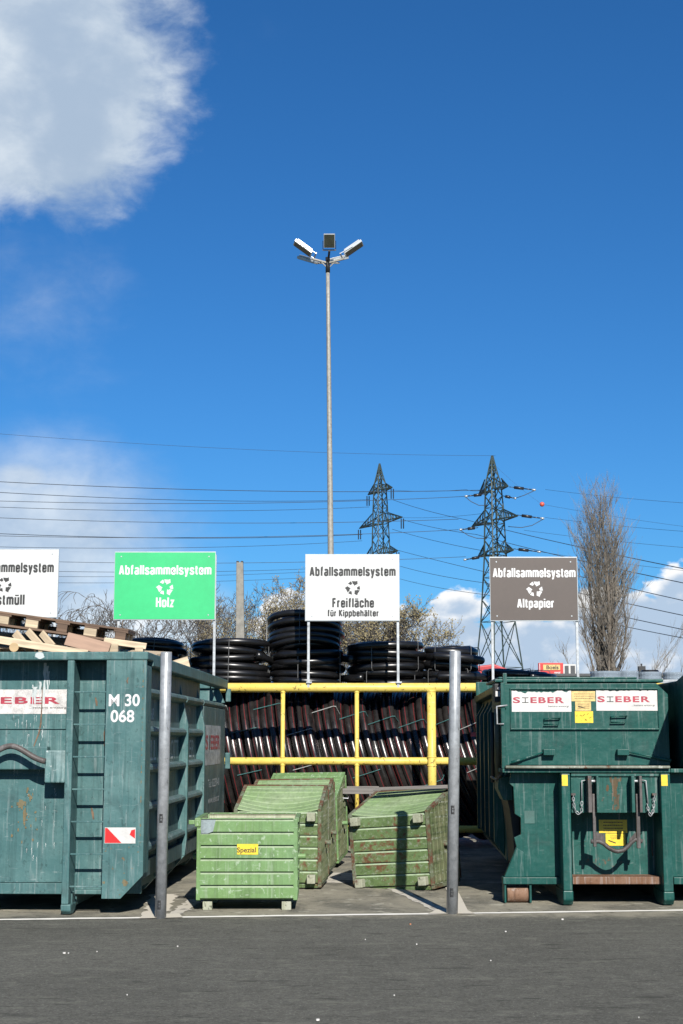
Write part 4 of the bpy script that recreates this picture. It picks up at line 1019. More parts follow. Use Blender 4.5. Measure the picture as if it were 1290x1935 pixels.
# hopper
HP = .05
m = MB(); pts = [(953, 1292), (1246, 1291), (1268, 1312), (1268, 1446), (955, 1446)]
m.prism([(kx(a, HP), kz(b, HP)) for a, b in pts], 1, HP, 1.2); m.build('hopper', BOTTLE, cp, bevel=.006)
m = MB(); kbox(m, 949, 957, 1290, 1452, HP - .035, HP + .03, HP - .03); m.build('hopper_flange', BOTTLE, cp, bevel=.004)
m = MB(); kbox(m, 966, 1249, 1300, 1303, HP - .022, HP - .0005, HP); kbox(m, 966, 968.5, 1303.2, 1376, HP - .018, HP - .0005, HP); kbox(m, 1247.5, 1250, 1303.2, 1376, HP - .018, HP - .0005, HP); kbox(m, 966, 1249, 1376.2, 1379, HP - .03, HP - .0005, HP); m.build('lid_frame', BOTTLE, cp, bevel=.004)
m = MB(); kbox(m, 938, 1260, 1283, 1289, HP + .35, HP + 1.3, HP + .35); kbox(m, 945, 1210, 1279, 1283, HP + .62, HP + 1.3, HP + .62); m.build('hopper_lid', BOTTLE, cp, bevel=.01)
m = MB(); kbox(m, 954, 961, 1272, 1292, HP + .02, HP + .10, HP + .02); m.build('lid_post', BOTTLE, cp, bevel=.004)
m = MB(); kbox(m, 956, 1268, 1447, 1452, -.06, .6, -.06); m.build('ledge', paint('worn_ledge', (.12, .14, .10), rust=.5, fade=1.0, streak=.2, rough=.5, fadecol=(.45, .47, .40), rustcol=(.14, .07, .04), chips=.8, chipcol=(.55, .57, .5)), cp, bevel=.006)
m = MB(); kbox(m, 950, 1268, 1452.5, 1460, -.01, .6, -.01); kbox(m, 1268.5, 1420, 1452.5, 1460, -.01, .6, -.01); m.build('ledge_beam', BOTTLER, cp, bevel=.006)
sieber(cp, kx(969.5, HP), kx(1083, HP), kz(1345, HP), kz(1305, HP), HP - .0025, STICK, .02)
sieber(cp, kx(1130.5, HP), kx(1247, HP), kz(1343, HP), kz(1303.5, HP), HP - .0035, STICK, .012)
for (a, b, c, d, mt, tn) in ((1083.5, 1129, 1306, 1325, YSTP, 3), (1090.5, 1120.5, 1325.5, 1343, YSTP, 3), (1089.5, 1124, 1344, 1366, YST, 0)):
    m = MB(); kbox(m, a, b, c, d, HP - .0025, HP - .0005, HP); s_ = m.build('yellow_notice', mt, cp)
    if tn: scribble(s_, a + 4, b - 3, c + 3, d - 3, tn, HP - .003, .35, int(a))
    else:
        m = MB()
        rn = random.Random(5)
        for i in range(9):
            x = rn.uniform(a + 4, b - 6); z = rn.uniform(c + 4, d - 4); m.tube([(kx(x, HP), HP - .0028, kz(z, HP)), (kx(x + rn.uniform(-4, 5), HP), HP - .0028, kz(z + rn.uniform(-3, 3), HP))], .0022, 5)
        m.build('scratches', INK, s_)
m = MB(); m.tube([(kx(1096, HP), HP - .003, kz(1335, HP)), (kx(1109, HP), HP - .003, kz(1338, HP))], .004, 6); m.build('drawing', INK, cp)
for a, b, y0, y1 in ((1029, 1060, 1357, 1369), (1156, 1187, 1353, 1365)):
    m = MB(); q = [(a + 2, y0 + 1), (b, y0), (b - 3, y1), (a, y1), (a + 2, y0 + 1)]
    m.tube([(kx(x, HP), HP - .035, kz(y, HP)) for x, y in q[:-1]], .0075, 8, closed=True)
    for x, y in ((a + 2, y0 + 1), (b, y0)): m.tube([(kx(x, HP), HP - .035, kz(y, HP)), (kx(x, HP), HP, kz(y, HP))], .0075, 8)
    m.build('handle', BOTTLE, cp, smooth=True)
for (bx, ex, ey) in (((1028, 1050), 966, 1441), ((1168, 1190), 1268, 1437)):
    m = MB(); kbox(m, bx[0], bx[1], 1416, 1427, HP - .085, HP - .0005, HP - .06); m.build('strut_box', BOTTLE, cp, bevel=.004)
    sx = bx[0] if ex < bx[0] else bx[1]
    m = MB(); m.tube([(kx(sx, HP), HP - .04, kz(1421, HP)), (kx(ex, HP), HP - .04, kz(ey, HP))], .009, 8)
    m.tube([(kx(ex, HP), HP - .04, kz(ey, HP)), (kx(ex + (sx - ex) * .35, HP), HP - .04, kz(ey + (1421 - ey) * .35, HP))], .015, 8); m.build('strut', BOTTLE, cp, smooth=True)
# rear body (long press container, its left wall runs away from the camera)
zt2 = P(900, 1289, 16.7).z; xA = 1.76 - q0.x; xB = 1.93 - q0.x
m = MB(); m.prism([(xA, 1.3), (xA + 2.45, 1.3), (xB + 2.45, 5.75), (xB, 5.75)], 2, .32, zt2 - .12); m.build('body', BOTTLE, cp, bevel=.01)
m = MB(); m.prism([(xA - .10, 1.3), (xA + 2.5, 1.3), (xB + 2.5, 5.75), (xB - .10, 5.75)], 2, zt2 - .119, zt2 - .04); m.build('body_rim', BOTTLE, cp, bevel=.01)
for i in range(5):
    f = (i + .35) / 5; xw = xA + (xB - xA) * f; yw = 1.3 + 4.45 * f
    m = MB(); m.prism([(xw - .002, .35), (xw - .11, .5), (xw - .11, 1.9), (xw - .002, zt2 - .14)], 1, yw - .04, yw + .04); m.build('body_rib', BOTTLE, cp, bevel=.006)
m = MB(); za = P(900, 1332, CY + 5.8).z; zb_ = P(900, 1289, CY + 5.8).z
m.box((P(899, 1300, CY + 5.8).x - q0.x, 5.76, .4), (P(940, 1300, CY + 5.8).x - q0.x, 5.85, zb_)); m.build('end_plate', BOTTLE, cp, bevel=.006)
# control column with hydraulics
cb = MB(); kbox(cb, 937, 949, 1292, 1326, .28, .5, .28); cb = cb.build('control_box', DARKM, cp, bevel=.006)
m = MB(); c_ = (kx(946, .27), .272, kz(1301, .27)); m.tube([c_, (c_[0], .255, c_[2])], .018, 14); m.build('knob', STICKD, cb)
m = MB(); kbox(m, 939, 948, 1306, 1316, .276, .279, .276); m.build('white_label', STICK, cb)
m = MB(); m.tube([(kx(960, .05), .0, kz(1333, .05)), (kx(940, .05), .0, kz(1335, .05)), (kx(940, .05), .0, kz(1368, .05)), (kx(953, .05), .0, kz(1368, .05))], .009, 8); m.build('grab_rail', GALV, cp, smooth=True)
m = MB(); m.tube([(kx(943, .4), .45, kz(1470, .4)), (kx(943, .4), .45, kz(1340, .4))], .035, 14); m.build('cylinder_pipe', paint('olive_pipe', (.14, .13, .07), .2), cp, smooth=True)
m = MB(); m.tube([(kx(933, .6), .7, kz(1480, .4)), (kx(934, .6), .7, kz(1345, .4))], .02, 10); m.tube([(kx(952, .1), .12, kz(1440, .1)), (kx(948, .1), .1, kz(1462, .1)), (kx(940, .1), .16, kz(1474, .1)), (kx(930, .4), .5, kz(1470, .1))], .012, 8); m.build('hose', DARKM, cp, smooth=True)
m = MB(); m.prism([(kx(a, .5), kz(b, .5)) for a, b in ((941, 1468), (966, 1466), (968, 1512), (950, 1512), (940, 1490))], 1, .45, .8); m.build('chute', BOTTLE, cp, bevel=.006)
m = MB(); m.prism([(kx(a, .4), kz(b, .4)) for a, b in ((962, 1512.5), (985, 1512.5), (985, 1640), (975, 1640), (972, 1580), (966, 1530))], 1, .6, 1.25); m.build('press_housing', DARKM, cp, bevel=.006)
# rust stain strips
m = MB(); rn = random.Random(9)
for i in range(30): blotch(m, kx(1164 + rn.gauss(-2, 6)), kz(1468 + rn.uniform(0, 60)), rn.uniform(.006, .02), rn.uniform(.02, .06), -.0006 - i * 2e-5, 9, i)
m.build('rust_spots', paint('brown_rust', (.13, .085, .045), rust=.4, fade=.6, rough=.8, fadecol=(.06, .11, .085)), cp)

# neighbouring compactor at the right edge
nx = P(1279, 1400, 15.35).x
nb = thing('waste_compactor', 'dark green press container cut off by the right edge of the view', 'compactor', (nx, 15.3, 0))
z2, z1_ = P(1280, 1287, 15.35).z, P(1280, 1450, 15.35).z
m = MB(); m.prism([(0.0, z2), (-.45, z2 + .07), (-1.9, z2 + .36), (-1.9, z2 + .30), (0, z1_), (1.4, z1_), (1.4, z2)], 0, 0, 1.6); m.build('hopper', BOTTLE, nb, bevel=.008)
m = MB(); m.box((.35, .0, .15), (2.4, 5.0, z1_ - .005)); m.build('body', BOTTLE, nb, bevel=.008)
for x in (.7, 1.7): MB().box((x, -.2, 0), (x + .1, 5, .149)).build('rail', BOTTLE, nb)

# ------------------------------------------------------------------ lamp mast
LY = 40.
a = Vector((P(627, 1200, LY).x, LY, 0)); a.x = P(629.5, 1398, LY).x
top = P(619, 498, LY)
lm = thing('light_mast', 'tall grey light mast topped by five floodlights', 'light mast', a)
L = top - a
def mp(t): return Vector((L.x * t, L.y * t, L.z * t))
m = MB(); m.tube([mp(i / 10) for i in range(11)], .1, 20, rs=[.105 - .055 * i / 10 for i in range(11)]); m.build('pole', GALVP, lm, smooth=True)
m = MB(); m.tube([mp(.982), mp(1.012)], .062, 16); m.build('collar', DARKM, lm, smooth=True)
S = LY / F
def lp(px, py, dy=0.): return P(px, py, LY + dy) - a
hub = lp(619.5, 497)
for e, dy in (((590, 489), -.12), ((650, 489), -.12), ((622, 474), -.35), ((597, 497), .3), ((640, 497), .3)):
    m = MB(); m.bar(hub, lp(e[0], e[1], dy), .055, .04); m.bar(hub + Vector((0, 0, -.16)), (hub + lp(e[0], e[1], dy)) / 2, .02); m.build('arm', GALVP if dy > -.3 else DARKM, lm)
def flood(c, ax_long, nrm, Lh, Wh, back=True):
    """c centre; ax_long unit direction of long axis; nrm = direction the lamp face looks"""
    ax_long = Vector(ax_long).normalized(); nrm = (Vector(nrm) - ax_long * ax_long.dot(Vector(nrm))).normalized(); w = ax_long.cross(nrm)
    M = Matrix.Translation(c) @ Matrix((w, ax_long, nrm)).transposed().to_4x4()
    f = MB().box((-Wh, -Lh, -.05), (Wh, Lh, .03), M)
    for k in range(5): f.box((-Wh * .8 + k * Wh * .4 - .008, -Lh * .85, -.095), (-Wh * .8 + k * Wh * .4 + .008, Lh * .85, -.0502), M)
    f = f.build('floodlight', ALU, lm, bevel=.008)
    MB().box((-Wh * .9, -Lh * .9, .0305), (Wh * .9, Lh * .9, .036), M).build('lamp_face', LED, f)
    m = MB(); m.bar(M @ Vector((-Wh - .02, 0, 0)), M @ Vector((-Wh - .02, -Lh * 1.35, -.03)), .018); m.bar(M @ Vector((Wh + .02, 0, 0)), M @ Vector((Wh + .02, -Lh * 1.35, -.03)), .018); m.bar(M @ Vector((-Wh - .03, -Lh * 1.35, -.03)), M @ Vector((Wh + .03, -Lh * 1.35, -.03)), .03); m.build('bracket', DARKM if abs(ax_long.x) < .1 else ALU, f)
flood(lp(622, 455, -.35), (0, -.50, 1), (0, -.9, -.45), .19, .155)
flood(lp(572, 469, -.12), (-1, -.1, .72), (-.35, -.16, -.9), .29, .15)
flood(lp(668, 470, -.12), (1, -.1, .68), (.35, -.16, -.9), .29, .15)
flood(lp(581, 492, .35), (-1, .35, .42), (-.2, .3, -1), .27, .15)
flood(lp(640, 491, .35), (1, .35, .36), (.2, .3, -1), .24, .15)

# ------------------------------------------------------------------ concrete pole (behind the coils)
q = P(453, 1063, 60); b0 = P(456, 1398, 60)
cpo = thing('concrete_pole', 'square tapering concrete pole behind the coils, left of the white sign', 'pole', (b0.x, 60, 0))
w0, w1 = 11 / F * 60, 6.4 / F * 60; dx = q.x - b0.x; zc = q.z
m = MB(); m.add([(-w0, -w0, 0), (w0, -w0, 0), (w0, w0, 0), (-w0, w0, 0), (dx - w1, -w1, zc), (dx + w1, -w1, zc), (dx + w1, w1, zc), (dx - w1, w1, zc)], [(0, 3, 2, 1), (4, 5, 6, 7), (0, 1, 5, 4), (1, 2, 6, 5), (2, 3, 7, 6), (3, 0, 4, 7)]); m.build('shaft', CONC, cpo, bevel=.02)
m = MB(); m.box((dx - w1, -w1, zc + .001), (dx - w1 * .3, w1, zc + .05)); m.box((dx + w1 * .3, -w1, zc + .001), (dx + w1, w1, zc + .05)); m.build('cap', DARKM, cpo)

# ------------------------------------------------------------------ pylons
def pylon(label, Yc, pxc, ytop, ybase_w, body, arms, ad, bw):
    """body: list of (py, halfwidth px); arms: list of (py_top, py, halfspan_m)"""
    c = P(pxc, 1398, Yc); t = thing('lattice_pylon', label, 'pylon', (c.x, Yc, 0))
    ad = Vector(ad).normalized(); pd = Vector((-ad.y, ad.x, 0))
    lv = []
    for py, hw, dx in body:
        z = P(pxc, py, Yc).z; h = hw / F * Yc; lv.append((z, h, dx / F * Yc))
    def corner(l, k):
        s1, s2 = ((1, 1), (1, -1), (-1, -1), (-1, 1))[k]; z, h, dx = l
        v = (ad * s1 + pd * s2) * h * .75; return Vector((v.x + dx, v.y, z))
    m = MB()
    for k in range(4):
        for a_, b_ in zip(lv[:-1], lv[1:]): m.bar(corner(a_, k), corner(b_, k), bw * 1.5)
    m.build('leg_frame', PYL, t)
    m = MB()
    for a_, b_ in zip(lv[:-1], lv[1:]):
        n = max(1, round((b_[0] - a_[0]) / (a_[1] + b_[1]) / .95))
        for i in range(n):
            l0 = [a_[q] + (b_[q] - a_[q]) * i / n for q in range(3)]; l1 = [a_[q] + (b_[q] - a_[q]) * (i + 1) / n for q in range(3)]
            for k in range(4):
                m.bar(corner(l0, k), corner(l1, (k + 1) % 4), bw * .8); m.bar(corner(l0, (k + 1) % 4), corner(l1, k), bw * .8)
                if i % 2 == 0: m.bar(corner(l0, k), corner(l0, (k + 1) % 4), bw * .7)
    m.build('bracing', PYL, t)
    tips = []
    for (pt, pa, hs, h, dx) in arms:
        zt_ = P(pxc, pt, Yc).z; za = P(pxc, pa, Yc).z; hh = h / F * Yc; dxx = dx / F * Yc
        m = MB()
        for s in (1, -1):
            tip = Vector((ad.x * s * hs + dxx, ad.y * s * hs, za)); tips.append(Vector((c.x, Yc, 0)) + tip)
            roots = [Vector((0, 0, 0)) + (ad * s + pd * q) * hh * .75 + Vector((dxx, 0, 0)) for q in (1, -1)]
            for r_ in roots:
                lo = r_ + Vector((0, 0, za)); up = r_ + Vector((0, 0, zt_))
                m.bar(lo, tip, bw * 1.5); m.bar(up, tip, bw * 1.2)
                for q in range(1, 5):
                    m.bar(lo.lerp(tip, q / 5), up.lerp(tip, (q - .5) / 5), bw * .7); m.bar(up.lerp(tip, q / 5), lo.lerp(tip, (q) / 5), bw * .7)
            for q in range(0, 5): m.bar((roots[0] + Vector((0, 0, za))).lerp(tip, q / 5), (roots[1] + Vector((0, 0, za))).lerp(tip, min(1, (q + 1) / 5)), bw * .8)
        m.build('cross_arm', PYL, t)
    return t, tips
pyl, tl = pylon('left lattice pylon rising behind the white sign', 300, 719, 875, 0, [(1398, 34, 6), (1180, 22, 4), (1050, 17, 2), (960, 13.5, 1), (916, 11, 0.5), (895, 5, 0), (876, .6, 0)],
                [(914, 928, 5.1, 11, .5), (969, 988, 9.0, 14, 1), (1032, 1048, 7.0, 17, 1.5)], (4.6, -9.0, 0), .13)
pyr, tr2 = pylon('right lattice pylon, nearer and wider, behind the brown sign', 240, 938, 860, 0, [(1398, 58, 10), (1262, 42, 7), (1175, 31, 6), (1050, 20, 3), (960, 17, 2), (915, 14, 1), (885, 6.5, 0), (861, .8, 0)],
                [(905, 926, 4.3, 15, 1), (963, 985, 6.7, 17, 2), (1028, 1046, 5.2, 20, 3)], (4.0, -7.8, 0), .13)
for tp in tl:
    for dx in (-.25, .25):
        pass
for i, tp in enumerate(tl):
    c = Vector(pyl.location); m = MB()
    for dx in (-.22, .22): m.tube([tp - c + Vector((dx, 0, -.3)), tp - c + Vector((dx, 0, -2.3))], .11, 8)
    m.build('insulator', INSU, pyl)
def wire(label, pts, r, sag=0., n=20, grp='overhead power lines'):
    m = MB(); path = []
    pts = [Vector(p) for p in pts]
    for a_, b_ in zip(pts[:-1], pts[1:]):
        for i in range(n):
            u = i / n; p = a_.lerp(b_, u); p.z -= sag * 4 * u * (1 - u); path.append(p)
    path.append(pts[-1]); m.tube(path, r, 5)
    return tag(m.build('power_line', WIREM, smooth=True), label, 'power line', grp)
# lines on the left, from the frame edge to the pylons
A = lambda px, py, Y: P(px, py, Y)
cR = Vector(pyr.location)
lw = [((-60, 815, 200), (936, 861, 240), .035, 'thin earth wire running to the tip of the right pylon'),
      ((-60, 907, 200), (915, 926, 240), .075, 'highest thick wire left of the mast'),
      ((-60, 927, 200), (697, 944, 300), .07, 'second thick wire from the top left of the mast'),
      ((-60, 945, 210), (880, 938, 240), .065, 'third wire from the top, reaching the right pylon'),
      ((-60, 956, 230), (697, 958, 300), .065, 'fourth wire from the top, level, to the left pylon'),
      ((-60, 976, 220), (866, 981, 240), .07, 'fifth wire, between the two thin pairs'),
      ((-60, 1006, 220), (684, 1010, 300), .08, 'upper wire of the close pair left of the mast'),
      ((-60, 1011, 225), (866, 1001, 240), .07, 'lower wire of the close pair left of the mast'),
      ((-60, 1032, 230), (684, 1022, 300), .06, 'wire passing just above the green sign'),
      ((-60, 1057, 230), (880, 1052, 240), .06, 'wire meeting the green sign near its upper edge'),
      ((-60, 1076, 230), (700, 1069, 300), .06, 'wire passing behind the upper part of the green sign'),
      ((-60, 1087, 235), (700, 1074, 300), .055, 'wire passing behind the lettering of the green sign'),
      ((-60, 1099, 240), (700, 1085, 300), .055, 'lowest wire left of the white sign')]
for a_, b_, r, lab in lw: wire(lab, [A(*a_), A(*b_)], r * .62, .8)
rw = [((741, 944, 300), (880, 982, 250), (1420, 1100, 120), .07, 'wire falling from the left pylon top arm to the right edge'),
      ((761, 982, 300), (900, 1010, 245), (1420, 1128, 120), .07, 'wire falling from the left pylon middle arm'),
      ((741, 1000, 300), (920, 1042, 240), (1420, 1163, 120), .065, 'wire falling behind the upper edge of the brown sign'),
      ((752, 1040, 300), (1420, 1190, 120), None, .065, 'wire falling behind the brown sign towards the poplar'),
      ((756, 1070, 300), (920, 1102, 230), (1420, 1216, 120), .065, 'second lowest falling wire right of the white sign'),
      ((756, 1094, 300), (920, 1124, 230), (1420, 1230, 120), .06, 'lowest falling wire right of the white sign'),
      ((1030, 925, 237), (1420, 958, 200), None, .04, 'wire leaving the right pylon top arm to the right'),
      ((1024, 953, 236), (936, 880, 240), None, .02, 'thin wire carrying the red ball to the right pylon'),
      ((1024, 953, 236), (1420, 1010, 200), None, .03, 'thin wire running right from the red ball'),
      ((1030, 978, 237), (1420, 1012, 200), None, .04, 'wire leaving the right pylon middle arm to the right'),
      ((990, 1002, 237), (1420, 1044, 200), None, .04, 'faint wire from the far side of the right pylon'),
      ((1022, 1043, 237), (1420, 1090, 200), None, .04, 'wire leaving the right pylon lowest arm to the right'),
      ((741, 926, 300), (880, 925, 260), (918, 924, 245), .05, 'level wire between the tops of the two pylons'),
      ((761, 978, 300), (915, 970, 245), None, .045, 'level wire between the middle arms of the two pylons')]
for a_, b_, c_, r, lab in rw: wire(lab, [A(*a_), A(*b_)] + ([A(*c_)] if c_ else []), r * .62, .3)
# strain insulators and jumper loops of the right pylon
for k, (p0, p1) in enumerate((((962, 920), (1012, 926)), ((916, 934), (878, 938)), ((976, 973), (1028, 980)), ((903, 997), (868, 1001)), ((970, 1037), (1022, 1043)), ((911, 1052), (876, 1058)), ((950, 937), (975, 942)))):
    a_ = P(p0[0], p0[1], 238.5) - cR; b_ = P(p1[0], p1[1], 238) - cR
    m = MB(); m.tube([a_, a_.lerp(b_, .18)], .06, 6); m.tube([a_.lerp(b_, .18), a_.lerp(b_, .55)], .24, 8); m.tube([a_.lerp(b_, .55), a_.lerp(b_, .85)], .09, 6)
    m.build('insulator', INSU, pyr, smooth=True)
    m = MB(); m.tube([a_.lerp(b_, .86), b_], .16, 8); m.build('clamp', ALU, pyr, smooth=True)
for pts in (((878, 938), (890, 948), (905, 955), (922, 955)), ((868, 1001), (885, 1012), (900, 1017), (920, 1018)), ((1028, 980), (1005, 993), (985, 997), (960, 995)), ((1012, 926), (990, 936), (972, 942))):
    m = MB(); m.tube([P(x, y, 238) - cR for x, y in pts], .06, 5); m.build('jumper_wire', WIREM, pyr, smooth=True)
m = MB(); c_ = P(1024, 953, 236); Rb = 4.6 / F * 236
m.lathe([(Rb * math.sin(math.pi * i / 14) + 1e-4, -Rb * math.cos(math.pi * i / 14)) for i in range(15)], 24, Matrix.Translation(c_)); tag(m.build('marker_ball', BALL, smooth=True), 'small red warning ball hanging on the wire right of the pylon', 'marker ball')

# ------------------------------------------------------------------ bare trees
def tree(label, Y, pxb, height_py, mode, seed, mats=(BARK, TWIG), width=1.0, trunk_r=.16, group='bare trees behind the yard', buds=False, depth=5, nstem=1, top_px=None):
    rnd = random.Random(seed); b = P(pxb, 1398, Y); Ht = P(pxb, height_py, Y).z
    t = thing('bare_tree', label, 'tree', (b.x, Y, 0), group=group)
    limbs = MB(); twigs = MB(); bd = MB()
    def twigend(p):
        for q in range(1):
            s = .022 + .018 * rnd.random(); o = p + Vector((rnd.uniform(-.06, .06), rnd.uniform(-.06, .06), rnd.uniform(-.05, .05)))
            bd.add([o + Vector((-s, 0, 0)), o + Vector((0, -s * .3, -s)), o + Vector((s, 0, 0)), o + Vector((0, s * .3, s))], [(0, 1, 2, 3)])
    def grow(p, d, L, r, dep, up):
        n = 5 if dep < 3 else 4; path = [p]; rs = [r]; d = d.normalized()
        for i in range(n):
            j = .13 if mode == 'poplar' else .26
            d = (d + Vector((rnd.gauss(0, j), rnd.gauss(0, j), rnd.gauss(0, j * .6) + up * (.10 if mode != 'birch' else (.1 if dep < 2 else -.22 * (dep - 1))))) * 1.0).normalized()
            p = p + d * (L / n); path.append(p); rs.append(r * (1 - .55 * (i + 1) / n))
        (limbs if r > .028 else twigs).tube(path, r, 6 if r > .05 else 3, rs=rs, caps=False)
        if dep >= depth:
            if buds: twigend(path[-1]); twigend(path[2])
            return
        nb_ = {'poplar': (7, 6, 5, 4, 3, 3), 'oak': (7, 6, 5, 4, 3, 3), 'birch': (8, 6, 6, 4, 4, 4)}[mode][min(dep, 5)]
        for k in range(nb_):
            f = rnd.uniform(.25 if dep else .3, 1.0); i = min(n - 1, int(f * n)); q = path[i].lerp(path[i + 1], f * n - i)
            ax = (path[i + 1] - path[i]).normalized(); ang = rnd.uniform(0, math.tau)
            s = ax.orthogonal().normalized(); s = (Matrix.Rotation(ang, 3, ax) @ s)
            spread = {'poplar': rnd.uniform(.28, .5), 'oak': rnd.uniform(.5, 1.0), 'birch': rnd.uniform(.5, .9)}[mode]
            if mode == 'poplar' and dep == 0: spread = rnd.uniform(.25, .42) 
            nd = (ax * math.cos(spread) + s * math.sin(spread)); nd.z += .25 if mode == 'poplar' else (.12 if mode == 'oak' else .05)
            grow(q, nd, L * rnd.uniform(.45, .68) * (1.0 if mode != 'birch' or dep < 3 else 1.1), max(.011, rs[i] * rnd.uniform(.42, .6)), dep + 1, up)
    for st_ in range(nstem):
        d0 = Vector((rnd.uniform(-.18, .18) * width, rnd.uniform(-.12, .12), 1)) if nstem > 1 else Vector((rnd.uniform(-.06, .06), 0, 1))
        o0 = Vector((rnd.uniform(-.5, .5) * (nstem > 1) * width, 0, 0))
        grow(o0, d0, Ht * (.66 if mode == 'poplar' else .60) * (rnd.uniform(.8, 1.05) if nstem > 1 else 1), trunk_r * (rnd.uniform(.6, 1) if nstem > 1 else 1), 0, 1)
    limbs.build('trunk', mats[0], t, smooth=True)
    # trim the tallest twigs to the wanted height by scaling the whole tree
    tw = twigs.build('crown', mats[1], t, smooth=True)
    if buds: bd.build('buds', BUD, t)
    zm = max(v[2] for v in twigs.v); k = Ht / zm
    t.scale = (k * width if nstem == 1 else k, k, k)
    return t
# poplar, built column-wise: several steep stems with steep twigs
def poplar(label, Y, pxb, height_py, hw_px, seed):
    rnd = random.Random(seed); b = P(pxb, 1398, Y); Ht = P(pxb, height_py, Y).z; hw = hw_px / F * Y
    t = thing('poplar_tree', label, 'tree', (b.x, Y, 0)); limbs = MB(); tw = MB()
    def env(z):     # half width of the crown at height z
        u = z / Ht
        return hw * (.30 if u < .22 else .46 + .54 * min(1, (u - .22) / .25)) * (1 if u < .62 else max(.40, 1 - ((u - .62) / .40) ** 2 * .58))
    def twig(p, d, L, r, dep):
        n = 4; path = [p]; rs = [r]
        for i in range(n):
            d = (d + Vector((rnd.gauss(0, .12), rnd.gauss(0, .12), .10))).normalized(); p = p + d * (L / n); path.append(p); rs.append(r * (1 - .7 * (i + 1) / n))
        (limbs if r > .035 else tw).tube(path, r, 3, rs=rs, caps=False)
        if dep <= 0: return
        for k in range(5 if dep > 1 else 4):
            i = rnd.randrange(1, n + 1); q = path[i]; a = rnd.uniform(0, math.tau)
            nd = Vector((math.cos(a) * rnd.uniform(.25, .6), math.sin(a) * rnd.uniform(.25, .6), 0)) + d
            twig(q, nd.normalized(), L * rnd.uniform(.4, .65), max(.008, r * .5), dep - 1)
    stems = [(-.55, .95, .16), (-.2, 1.0, .22), (.08, .97, .24), (.42, .94, .15), (.78, .66, .13), (-.85, .62, .10), (.2, .8, .12)]
    for (u0, hh, r0) in stems:
        x0 = u0 * hw * .42; H2 = Ht * hh * .97; yo = rnd.uniform(-.6, .6); path = []; rs = []; n = 22; ph = rnd.uniform(0, 6)
        for i in range(n + 1):
            v = i / n; z = H2 * v; x = x0 + (u0 * env(z) * .62 - x0) * min(1, v * 1.4) + .12 * math.sin(v * 9 + ph); path.append(Vector((x, yo + .1 * math.sin(v * 7 + ph), z))); rs.append(r0 * (1 - v) ** .8 + .012)
        limbs.tube(path, r0, 7, rs=rs, caps=False)
        nb_ = int(66 * hh)
        for k in range(nb_):
            v = .24 + .74 * (k + rnd.random()) / nb_; i = min(n - 1, int(v * n)); p = path[i]; a = rnd.uniform(0, math.tau)
            d = Vector((math.cos(a) * .55, math.sin(a) * .55, 1)).normalized()
            e = env(p.z) ; L = min(e * rnd.uniform(.6, 1.5), Ht * 1.01 - p.z) * (.9 if v < .8 else .8)
            if L > .35: twig(p, d, L, max(.015, rs[i] * .42), 2)
    # low right side bough
    twig(Vector((hw * .15, 0, Ht * .12)), Vector((.5, 0, 1)), Ht * .13, .07, 0)
    for q in range(3): twig(Vector((hw * .55, 0, Ht * (.19 + .02 * q))), Vector((.95, rnd.uniform(-.2, .2), .35 + .25 * q)), Ht * .2, .05, 3)
    for q in range(2): twig(Vector((-hw * .45, 0, Ht * (.18 + .05 * q))), Vector((-.9, 0, .8)), Ht * .13, .04, 3)
    limbs.build('trunk', BARK, t, smooth=True); tw.build('crown', TWIGP, t, smooth=True)
poplar('tall bare Lombardy poplar right of the brown sign', 110, 1149, 920, 72, 5)
tree('weeping birch with drooping twigs right of the white Restmüll sign', 62, 118, 1098, 'birch', 4, width=1.5, trunk_r=.13, depth=4)
tree('slim bare tree just left of the green sign', 66, 224, 1125, 'oak', 2, width=.8, trunk_r=.09, depth=4)
tree('bare tree seen below the left half of the green sign', 70, 268, 1100, 'oak', 12, width=1.1, trunk_r=.15)
tree('bare tree seen below the right half of the green sign', 74, 345, 1095, 'oak', 8, width=1.1, trunk_r=.15)
tree('bare tree between the green sign and the concrete pole', 70, 412, 1108, 'oak', 6, width=.9, trunk_r=.12, buds=True)
tree('budding tree directly right of the concrete pole', 68, 500, 1092, 'oak', 9, mats=(BARKD, TWIG), width=1.0, trunk_r=.13, buds=True)
tree('budding tree behind the left edge of the white sign', 72, 572, 1072, 'oak', 13, mats=(BARKD, TWIG), width=1.1, trunk_r=.16, buds=True)
tree('budding tree below the middle of the white sign', 74, 668, 1112, 'oak', 21, mats=(BARKD, TWIG), width=1.1, trunk_r=.15, buds=True)
tree('budding tree reaching out right of the white sign', 70, 738, 1108, 'oak', 17, mats=(BARKD, TWIG), width=1.1, trunk_r=.15, buds=True)

# ------------------------------------------------------------------ far right: billboard, hall, red tarpaulin
bb = thing('billboard', 'red billboard reading Boels rental on the far building', 'billboard', (P(1041, 1398, 90).x, 90, 0))
hz = P(1041, 1398, 90).x
def fx(px, Y=90): return P(px, 1260, Y).x - hz
def fzz(py, Y=90): return P(1041, py, Y).z
MB().box((fx(1017.5), 0, fzz(1277)), (fx(1064), .3, fzz(1252.5))).build('panel', REDB, bb, bevel=.02)
MB().box((fx(1019), -.02, fzz(1275.5)), (fx(1020), -.001, fzz(1254))).build('border', WINK, bb)
MB().box((fx(1026), -.03, fzz(1266)), (fx(1058), -.001, fzz(1256))).build('white_field', YSTP, bb)
text('lettering', 'Boels', fx(1032), fx(1055), fzz(1264.3), (fzz(1257.5) - fzz(1264.3)), INK, bb, -.04, .02)
text('lettering', 'rental', fx(1047), fx(1058), fzz(1272.5), (fzz(1268.5) - fzz(1272.5)), WINK, bb, -.01, .02)
for px in (1024, 1058): MB().box((fx(px) - .15, .05, 0), (fx(px) + .15, .25, fzz(1277) - .001)).build('post', GREYR, bb)
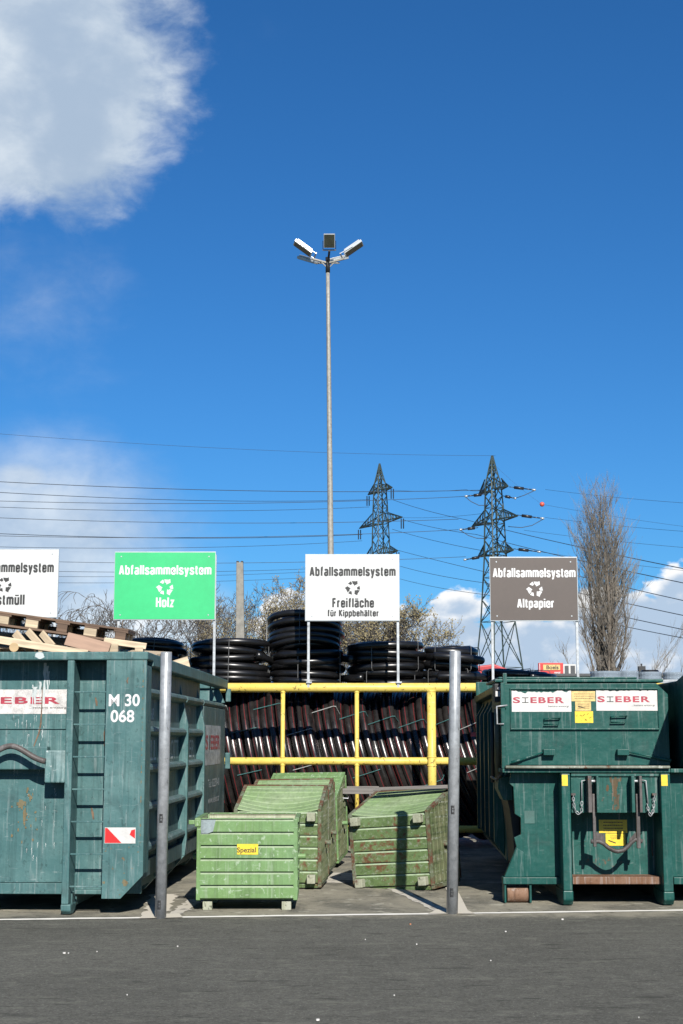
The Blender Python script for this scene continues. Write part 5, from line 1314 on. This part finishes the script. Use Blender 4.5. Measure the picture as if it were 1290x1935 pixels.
hl = thing('industrial_hall', 'low white hall with two dark windows beside the billboard', 'building', (P(1075, 1398, 100).x, 100, 0)); hz = P(1075, 1398, 100).x
MB().box((fx(1045, 100), 0, 0), (fx(1088, 100), 10, fzz(1255, 100))).build('wall', WALLW, hl)
for a_, b_ in ((1067, 1074), (1078, 1086)): MB().box((fx(a_, 100), -.05, fzz(1274, 100)), (fx(b_, 100), -.001, fzz(1258, 100))).build('window', GREYR, hl)
wh = thing('warehouse', 'long low grey flat roofed building behind the compactor', 'building', (P(1085, 1398, 80).x, 80, 0)); hz = P(1085, 1398, 80).x
MB().box((fx(1000, 80), 0, 0), (fx(1330, 80), 6, fzz(1277.5, 80))).build('wall', WALLW, wh)
MB().box((fx(999, 80), -.2, fzz(1277.4, 80)), (fx(1331, 80), 6.2, fzz(1273, 80))).build('roof', GREYR, wh)
cf = tree('dark little conifer behind the left edge of the billboard', 95, 1022, 1247, 'oak', 3, mats=(BARKD, BARKD), trunk_r=.3, depth=4, width=.4, group=None)
an = thing('antenna', 'small antenna mast on the far skyline right of the poplar', 'antenna', (P(1216, 1398, 90).x, 90, 0)); z0 = P(1216, 1283, 90).z; z1 = P(1216, 1254, 90).z
m = MB(); m.tube([(0, 0, 0), (0, 0, z1)], .05, 6); m.build('mast', DARKM, an)
m = MB(); m.box((-.2, -.2, z0 + .3), (.2, .2, z0 + .75)); m.build('unit', DARKM, an)
m = MB()
for i in range(5): m.bar((-.3, 0, z1 - .15 - i * .12), (.3, 0, z1 - .1 - i * .12), .03)
m.build('rods', GALV, an)
rt = MB(); c_ = P(915, 1270, 30); rt.prism([(-.45, -.2), (-.3, .1), (.2, .16), (.5, .05), (.6, -.2)], 1, 0, 1.5); rt.prism([(-.6, -2.6), (-.6, -.201), (.7, -.201), (.7, -2.6)], 1, .0, 1.5)
o = rt.build('tarpaulin_load', REDT, bevel=.03); o.location = (c_.x, 30, c_.z); tag(o, 'red tarpaulin covered load peeping out between the coils', 'covered load')
o = MB().box((-.012, -.002, -.03), (.03, .002, .03)).build('pink_cap', PINKC)
o.location = P(655, 1447, 21.95) + Vector((0, -.12, 0)); o.scale = (3, 10, 1); tag(o, 'pink plastic pipe cap hanging just below the middle yellow rail', 'pipe cap', 'pink pipe caps')
o2 = o.copy(); C.objects.link(o2); o2.location = P(894, 1388, 21.95); tag(o2, 'pink plastic pipe cap right of the right steel post', 'pipe cap', 'pink pipe caps')
